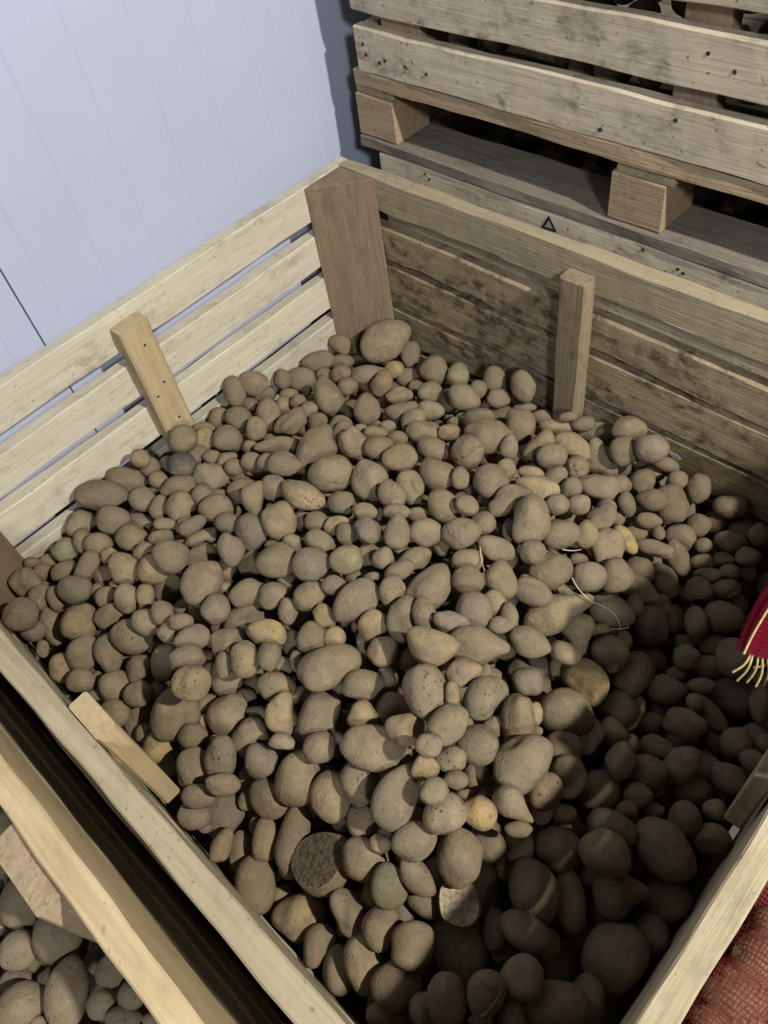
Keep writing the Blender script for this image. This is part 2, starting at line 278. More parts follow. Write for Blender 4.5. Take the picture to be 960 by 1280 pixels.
1594 -572 -564 118 94 89 422 89 130 -218 90 y|mid-sized oval yellowish potato just to the right of the large notched potato
494 -2001 -690 122 113 107 -443 61 -158 158 90 y|mid-sized round yellowish potato, second below the large half-shadowed potato
1533 -785 -470 103 91 87 -452 -145 -42 -152 0 -|mid-sized oval brown potato just below the large notched potato
2231 -1496 -861 105 87 82 -466 -48 6 -175 0 b|mid-sized oval brown potato just above and left of the very large shaded egg-shaped potato
1217 -306 -608 163 112 107 -353 -181 21 -304 -45 yk|large kidney-shaped yellowish potato, second above and left of the potato with the hollowed end
1929 -390 -778 116 93 88 456 149 -6 141 0 -|mid-sized oval brown potato, fifth below the big lumpy shaded potato
2061 -491 -872 120 104 99 -458 -135 16 -146 0 b|mid-sized oval brown potato, second above the big potato below the tassel
633 -88 -724 138 128 122 411 75 189 -199 90 G|greenish potato along the far slats
101 -1724 -648 124 114 108 421 97 169 187 0 G|greenish potato below the pale slats
1381 -308 -617 111 99 94 446 172 39 140 0 H|potato with a hollowed-out end below the far batten
164 -1064 -580 131 110 104 434 15 202 -142 80 Y|orange-yellow potato below the yellow batten
"""
SMALL = """
119 -1313 -493 100 94 89 418 131 159 181 0 y
114 -1294 -567 103 96 91 -423 20 -201 173 90 -
187 -1310 -570 91 89 84 422 127 152 180 0 y
226 -1467 -664 126 122 116 425 112 153 182 0 gb
285 -1387 -592 136 87 82 403 -46 185 -226 105 -
96 -1218 -634 110 110 105 421 132 151 179 0 gb
389 -1429 -568 120 64 61 435 108 152 161 5 -
424 -1474 -567 119 75 71 -410 -123 -136 -219 -10 -
153 -1662 -621 119 103 97 443 -29 191 -128 80 -
232 -1633 -601 125 117 111 432 -41 186 -166 90 -
310 -1635 -598 80 76 72 426 100 158 184 0 y
429 -1551 -564 102 82 78 388 130 128 257 -20 -
187 -1778 -641 141 97 92 -354 -133 -135 -297 -30 -
53 -1790 -693 105 94 89 -421 -91 -171 -188 0 b
47 -1838 -650 74 62 59 419 89 175 188 0 -
107 -1831 -656 92 86 81 421 88 172 188 0 -
297 -1687 -684 122 112 106 -427 -93 -156 -185 0 b
225 -1902 -629 134 108 103 422 -74 173 -192 100 -
283 -1865 -624 113 74 70 -448 42 -181 123 80 -
122 -1856 -712 93 72 69 -423 -84 -170 -188 0 b
312 -1991 -651 111 100 95 426 70 168 188 0 g
423 -1747 -634 107 93 89 437 -44 171 -165 90 -
359 -1749 -655 83 71 68 437 -46 174 -164 90 b
396 -1685 -652 83 55 53 -429 -92 -153 -184 0 b
583 -1659 -572 124 84 80 -430 42 -166 188 95 yl
730 -1670 -509 111 98 93 -436 -89 -139 -182 0 -
796 -1700 -521 97 88 84 -438 -84 -135 -182 0 y
829 -1656 -484 104 73 69 -438 -88 -133 -181 0 -
206 -1937 -735 81 61 58 426 75 168 187 0 b
245 -1898 -724 101 60 57 -426 -77 -165 -187 0 b
657 -1588 -665 96 86 82 -437 -92 -134 -181 0 b
163 -1436 -666 75 53 51 -424 -115 -155 -182 0 b
176 -1334 -625 75 64 61 423 123 152 181 0 b
458 -1387 -573 96 88 83 431 -17 182 -176 90 -
436 -1417 -632 81 51 48 -430 -112 -141 -180 0 b
495 -1821 -705 112 97 92 433 77 150 185 0 b
105 -1029 -583 122 78 74 -420 -146 -145 -175 0 b
56 -920 -639 138 127 120 421 151 142 173 0 Cb
153 -884 -612 140 127 120 -422 -153 -137 -172 0 -
63 -774 -682 106 99 94 -422 -157 -135 -170 0 gb
278 -896 -592 132 115 109 -402 5 -201 219 100 -
44 -682 -701 144 101 96 -422 -162 -132 -168 0 b
192 -689 -671 105 98 93 -417 -23 -203 186 90 y
252 -653 -649 88 81 77 425 164 123 165 0 -
152 -625 -680 119 71 68 -424 -165 -126 -166 0 -
58 -580 -684 121 97 92 413 25 210 -185 90 -
53 -222 -740 140 117 111 -443 -161 -146 -83 20 y
242 -399 -688 125 115 110 412 43 205 -190 90 l
111 -282 -770 139 101 96 -424 -179 -115 -158 0 -
328 -442 -685 118 106 101 427 173 111 159 0 -
96 -496 -811 87 75 71 425 167 121 164 0 b
329 -664 -643 102 91 87 417 29 199 -188 90 -
433 -705 -617 115 106 101 -429 -160 -116 -164 0 -
169 -429 -715 98 85 81 -424 -173 -118 -161 0 -
464 -847 -625 76 72 68 430 151 119 167 0 b
332 -972 -600 87 82 78 -427 -146 -131 -172 0 -
458 -1052 -520 107 86 82 -428 -142 -130 -172 0 -
341 -1083 -558 101 84 80 426 140 136 174 0 -
406 -1102 -544 93 89 85 -427 -138 -134 -174 0 -
279 -1115 -565 96 74 71 -425 -139 -141 -176 0 y
207 -1135 -571 112 108 102 -423 -138 -145 -177 0 g
525 -1030 -500 97 89 85 -424 -11 -190 185 90 -
412 -1081 -611 127 74 70 429 137 131 173 0 b
354 -1122 -647 129 97 92 -429 -134 -134 -175 0 b
477 -1139 -590 145 114 108 344 169 76 312 -40 b
606 -764 -665 130 87 82 -434 -152 -106 -164 0 b
417 -1264 -548 105 101 96 -428 -127 -140 -177 0 -
657 -1117 -589 120 80 76 435 131 118 172 0 b
533 -671 -608 131 109 104 431 161 109 162 0 l
609 -725 -584 145 123 117 -420 -36 -188 192 90 yl
414 -1201 -605 104 67 63 429 129 135 176 0 b
369 -741 -660 90 86 81 429 157 119 166 0 b
303 -867 -652 67 56 53 427 150 127 170 0 gb
464 -1045 -585 126 52 50 -430 -140 -127 -172 0 b
771 -979 -594 90 70 67 428 23 173 -192 90 b
332 -56 -779 166 126 120 -425 -82 -194 158 80 gb
636 -261 -687 138 120 114 -356 -199 -21 -289 -40 -
798 -149 -675 114 95 91 412 79 183 -202 90 -
822 -67 -658 137 118 112 410 85 183 -202 90 b
886 -134 -685 130 106 100 -448 -177 -84 -105 10 -
380 -215 -731 134 92 88 396 196 67 224 -20 Y
444 -351 -676 136 126 120 413 53 197 -194 90 yl
343 -332 -680 203 107 102 412 187 91 192 -10 gl
408 -165 -800 148 111 106 -430 -181 -95 -152 0 b
546 -357 -685 138 88 83 432 175 96 154 0 l
654 -450 -634 182 115 109 410 182 71 210 -15 k
720 -353 -675 152 105 100 447 166 100 113 10 -
744 -481 -612 134 121 115 381 187 43 261 -30 -
679 -206 -764 145 136 129 -414 -69 -184 200 90 b
920 -305 -637 173 112 107 -415 -185 -48 -203 -15 -
917 -133 -768 137 110 104 -439 -180 -65 -144 0 b
936 -481 -557 124 78 75 -438 -171 -78 -151 0 y
823 -743 -601 123 99 94 438 154 93 160 0 b
686 -637 -582 127 85 81 -434 -163 -99 -159 0 -
693 -569 -603 82 69 65 434 166 96 157 0 -
791 -613 -571 100 84 79 -436 -163 -92 -157 0 -
610 -636 -608 76 54 51 -433 -163 -103 -160 0 b
1153 -680 -481 104 79 75 422 63 162 -204 90 -
1230 -525 -520 96 93 88 -444 -166 -59 -148 0 y
1092 -444 -637 124 72 69 -443 -167 -64 -149 0 b
489 -189 -799 122 88 83 -432 -179 -92 -151 0 b
894 -468 -638 96 85 81 -418 -64 -174 201 90 b
840 -340 -678 110 66 63 438 174 78 150 0 b
589 -545 -662 78 33 32 433 166 100 158 0 b
641 -148 -772 71 36 34 434 181 82 148 0 b
860 -30 -710 69 64 61 436 188 67 141 0 b
1172 -433 -535 119 89 85 -398 -66 -170 242 100 -
1130 -591 -559 69 49 47 -443 -161 -67 -152 0 b
977 -78 -727 131 56 54 -439 -184 -61 -141 0 -
1061 -71 -740 130 89 85 451 177 70 100 10 -
1178 -147 -664 160 94 89 448 179 58 119 5 y
1199 -95 -706 76 60 57 413 98 160 -211 90 b
1213 -130 -605 94 46 44 441 185 48 137 0 -
1259 -96 -642 116 84 80 -442 -184 -43 -136 0 -
1370 -432 -564 120 96 92 368 172 -17 290 -40 -
1313 -494 -523 118 84 80 464 155 79 65 20 y
1444 -446 -552 104 97 92 -370 -169 22 -290 -40 -
1470 -567 -502 100 98 93 449 160 40 146 0 -
1507 -490 -557 115 93 88 -449 -162 -34 -144 0 -
1555 -391 -631 96 86 82 450 164 27 141 0 -
1522 -240 -671 115 107 102 -448 -172 -26 -137 0 b
1563 -159 -712 131 117 111 -449 -173 -20 -135 0 b
1566 -78 -736 123 86 82 448 177 18 133 0 b
1526 -33 -760 146 73 70 -447 -179 -20 -133 0 b
1602 -337 -623 124 84 80 -447 -124 -114 147 70 -
1653 -131 -772 122 118 112 450 171 12 134 0 b
1277 -531 -556 87 35 33 446 163 54 148 0 b
1663 -101 -681 99 91 87 449 177 12 131 0 -
599 -1290 -538 113 98 93 -433 -122 -130 -176 0 g
512 -1377 -528 137 82 78 -367 -150 -103 -286 -30 -
497 -1362 -634 172 81 77 393 137 113 252 -20 b
741 -1330 -613 135 116 110 -350 -147 -74 -317 -40 b
858 -1213 -535 103 94 89 -433 -9 -165 188 90 y
860 -1097 -526 111 101 96 -439 -132 -106 -169 0 -
781 -1097 -584 118 94 90 430 15 170 -189 90 b
939 -1072 -506 122 86 82 424 141 88 205 -10 y
1009 -1090 -487 106 92 87 431 25 161 -194 90 -
717 -1561 -638 123 91 86 -440 23 -159 176 90 yb
1020 -1392 -559 116 93 88 439 0 147 -188 90 -
922 -1309 -581 93 71 67 442 112 108 174 0 b
1148 -1343 -525 108 90 86 -477 -78 -118 -52 30 yl
1101 -1458 -603 123 85 80 442 -3 137 -188 90 b
1235 -1376 -521 98 90 85 441 9 134 -194 90 y
820 -1545 -677 113 94 89 -442 -91 -121 -179 0 b
1128 -1528 -606 87 80 76 449 87 101 176 0 b
1122 -1254 -487 105 84 80 -446 -115 -94 -170 0 gl
866 -1613 -632 64 60 57 442 86 122 180 0 b
1170 -1492 -575 94 74 70 444 -4 132 -189 90 yb
750 -1459 -606 76 62 59 -438 -103 -125 -178 0 b
992 -1649 -578 104 73 69 445 -23 140 -179 90 -
880 -1664 -721 83 55 53 444 79 120 180 0 b
791 -1255 -551 76 53 51 -438 -120 -116 -174 0 b
993 -988 -479 112 93 88 -441 -140 -94 -164 0 y
1028 -949 -509 66 41 39 -428 -36 -162 198 90 b
1080 -924 -477 120 74 70 443 143 85 162 0 -
1130 -866 -520 112 79 75 -445 -144 -78 -160 0 b
1274 -787 -434 104 97 92 -446 -152 -65 -154 0 -
1246 -637 -573 115 106 100 -446 -156 -59 -152 0 b
1329 -777 -499 118 105 100 -448 -148 -59 -154 0 b
1267 -904 -529 100 94 90 448 138 68 159 0 b
1103 -1056 -545 156 133 126 -410 -142 -62 -240 -20 b
1178 -1093 -477 97 94 89 446 128 84 165 0 -
1257 -1101 -457 138 79 75 402 140 49 258 -25 -
1248 -1025 -488 150 92 87 -413 -142 -51 -238 -20 -
1552 -1004 -473 108 99 94 -432 -55 -124 212 90 y
1628 -1072 -433 87 70 66 -456 -121 -43 -160 0 -
1295 -1315 -551 102 68 65 -440 -16 -130 198 90 b
1450 -1284 -545 99 93 88 -455 -102 -65 -169 0 b
1108 -1175 -542 72 69 65 -446 -120 -90 -169 0 gb
1118 -1238 -546 98 68 64 -388 -134 -59 -280 -30 b
1190 -1152 -493 79 44 42 447 122 84 167 0 b
1280 -1217 -528 69 66 62 -450 -113 -78 -168 0 b
1188 -1018 -502 72 27 26 447 132 79 163 0 b
1401 -728 -530 109 69 66 425 69 141 -211 90 b
1619 -1017 -459 97 71 68 -432 -58 -118 214 90 y
1672 -449 -652 140 78 74 -466 -130 -90 89 55 Y
1740 -445 -774 143 111 105 -476 -136 -64 28 40 -
1616 -651 -594 81 72 68 -453 -147 -28 -149 0 b
1643 -754 -626 116 53 51 -467 -134 -40 -111 10 b
1807 -594 -758 101 79 75 -424 -91 -106 226 90 -
1847 -502 -848 123 101 96 -457 -140 -2 -146 0 -
1776 -745 -749 90 77 74 -458 -129 -15 -153 0 -
1846 -715 -785 108 87 82 -427 -83 -98 227 90 -
1679 -647 -743 93 46 44 -456 -139 -21 -150 0 b
1599 -379 -671 67 63 60 -451 -162 -22 -141 0 b
1545 -841 -538 44 35 33 -453 -137 -41 -155 0 b
1628 -987 -586 68 51 48 -457 -121 -37 -159 0 b
1595 -65 -676 134 75 72 464 174 49 47 20 b
1615 -85 -784 103 34 33 -449 -173 -14 -134 0 b
1691 -340 -647 110 79 75 -451 -164 -14 -138 0 -
1668 -372 -702 96 80 76 -452 -159 -16 -141 0 b
1726 -325 -706 72 61 57 -417 -106 -122 224 90 b
1720 -384 -794 97 62 59 -454 -153 -11 -142 0 b
1792 -142 -802 119 113 107 -452 -166 -1 -134 0 b
1826 -68 -838 121 114 109 412 121 117 -227 90 b
1852 -221 -787 81 78 74 453 161 -3 136 0 b
1918 -50 -828 132 113 107 452 168 -11 131 0 b
1979 -78 -778 105 93 89 -410 -129 -109 231 90 -
1993 -166 -796 111 89 85 -454 -162 15 -133 0 -
1928 -214 -814 96 71 67 -454 -159 9 -136 0 b
1880 -289 -787 104 70 67 454 157 -4 138 0 b
1924 -322 -779 125 63 60 455 154 -7 139 0 -
1970 -258 -802 92 70 66 455 156 -12 137 0 -
2010 -173 -864 97 78 74 -413 -122 -101 233 90 b
1910 -476 -891 135 92 88 -421 -99 -98 230 90 b
2105 -663 -849 110 71 67 -460 -123 17 -151 0 b
2044 -788 -904 92 68 65 461 113 -9 156 0 b
2120 -745 -808 78 68 65 -424 -92 -76 237 90 S
1995 -846 -855 88 56 53 -429 -78 -80 232 90 b
2024 -672 -857 82 64 61 460 124 -10 151 0 b
2171 -1041 -835 68 52 49 431 72 58 -237 90 b
2146 -1176 -741 90 67 64 464 83 -8 166 0 -
2324 -987 -836 86 79 75 426 82 49 -244 90 y
2252 -869 -903 140 107 101 425 86 58 -241 90 b
2335 -709 -867 84 76 72 461 112 -37 153 0 -
2331 -792 -828 95 79 75 462 107 -35 155 0 -
2190 -1113 -819 106 64 61 -464 -85 14 -165 0 b
2049 -981 -806 84 60 57 -431 -72 -72 233 90 b
2225 -768 -904 100 80 76 -424 -92 -64 241 90 b
636 -1825 -721 104 95 90 -437 -72 -141 -183 0 b
619 -1952 -723 112 75 71 445 -54 150 -162 90 b
676 -1753 -699 75 62 59 438 78 137 183 0 yb
813 -1834 -702 91 82 78 442 67 131 182 0 b
879 -1945 -748 98 82 78 444 54 129 183 0 b
356 -2007 -706 87 54 51 441 -63 165 -156 90 b
558 -1927 -729 76 53 50 -444 54 -154 162 90 b
666 -1981 -696 91 46 43 437 59 146 185 0 b
971 -1957 -817 125 100 95 452 -46 121 -169 90 b
1016 -1614 -758 110 88 84 446 -18 131 -183 90 b
1319 -1699 -579 104 64 61 453 66 93 178 0 -
973 -1765 -732 135 111 106 -369 -100 -90 -309 -35 b
1234 -1825 -784 120 96 91 -453 29 -107 181 90 b
1227 -1540 -660 138 83 79 -435 -89 -84 -214 -10 b
1028 -1808 -699 79 42 40 450 -34 127 -175 90 yb
1142 -1675 -691 87 66 63 450 71 102 179 0 b
1052 -1660 -723 90 82 78 448 74 107 179 0 b
1445 -1754 -788 100 91 87 -458 -52 -77 -178 0 b
1287 -1870 -761 84 80 76 454 47 96 180 0 b
1257 -2006 -754 57 41 39 -453 -36 -103 -181 0 b
1110 -1821 -679 51 43 40 -449 -59 -111 -181 0 b
1428 -1358 -571 124 80 76 442 18 116 -201 90 b
1684 -1343 -362 90 54 51 449 37 102 -190 85 y
1804 -1489 -470 86 66 63 462 74 40 172 0 -
1723 -1606 -675 123 96 91 462 59 49 175 0 b
1634 -1160 -565 65 54 51 -437 -44 -107 213 90 b
1410 -1562 -656 66 63 60 -456 -74 -77 -175 0 b
1693 -1308 -585 40 38 36 460 91 42 168 0 b
1749 -1262 -636 96 88 84 -461 -92 -34 -167 0 b
1571 -1732 -723 79 68 65 -460 -51 -67 -178 0 b
1808 -1454 -642 69 38 36 463 72 36 172 0 b
1750 -946 -748 105 67 63 433 63 98 -222 90 b
1808 -1149 -629 89 61 58 437 51 90 -220 90 y
1978 -1346 -723 93 82 78 -441 -40 -64 224 90 b
2025 -1298 -740 96 78 74 464 76 7 169 0 yb
1842 -1187 -645 56 37 35 -462 -96 -23 -165 0 b
1989 -1465 -526 98 56 53 464 68 19 172 0 -
1473 -1949 -868 58 46 44 457 -32 80 -184 90 b
1515 -1980 -911 99 92 87 -459 -27 -76 -180 0 b
1352 -1900 -798 83 63 60 455 -32 94 -181 90 b
1725 -1716 -598 81 65 61 -462 -50 -55 -177 0 y
1759 -1810 -731 98 66 63 -454 11 -63 199 90 b
1853 -1657 -763 115 95 90 -450 -7 -60 210 90 Lb
1989 -1512 -759 106 88 84 445 26 54 -220 90 b
1841 -1785 -772 120 87 83 453 -5 55 -204 90 gb
2098 -1680 -789 73 70 66 466 36 14 178 0 b
2154 -1840 -767 83 55 52 -466 -19 -14 -180 0 -
2161 -1376 -800 91 81 77 439 45 44 -232 90 b
2245 -1232 -868 125 119 113 465 71 -16 169 0 b
2180 -1584 -784 101 69 66 443 27 33 -227 90 b
2377 -1531 -867 86 69 66 466 39 -19 177 0 b
2342 -1191 -885 93 67 63 -431 -66 -37 243 90 b
2328 -1154 -823 92 55 52 430 70 41 -243 90 -
"""
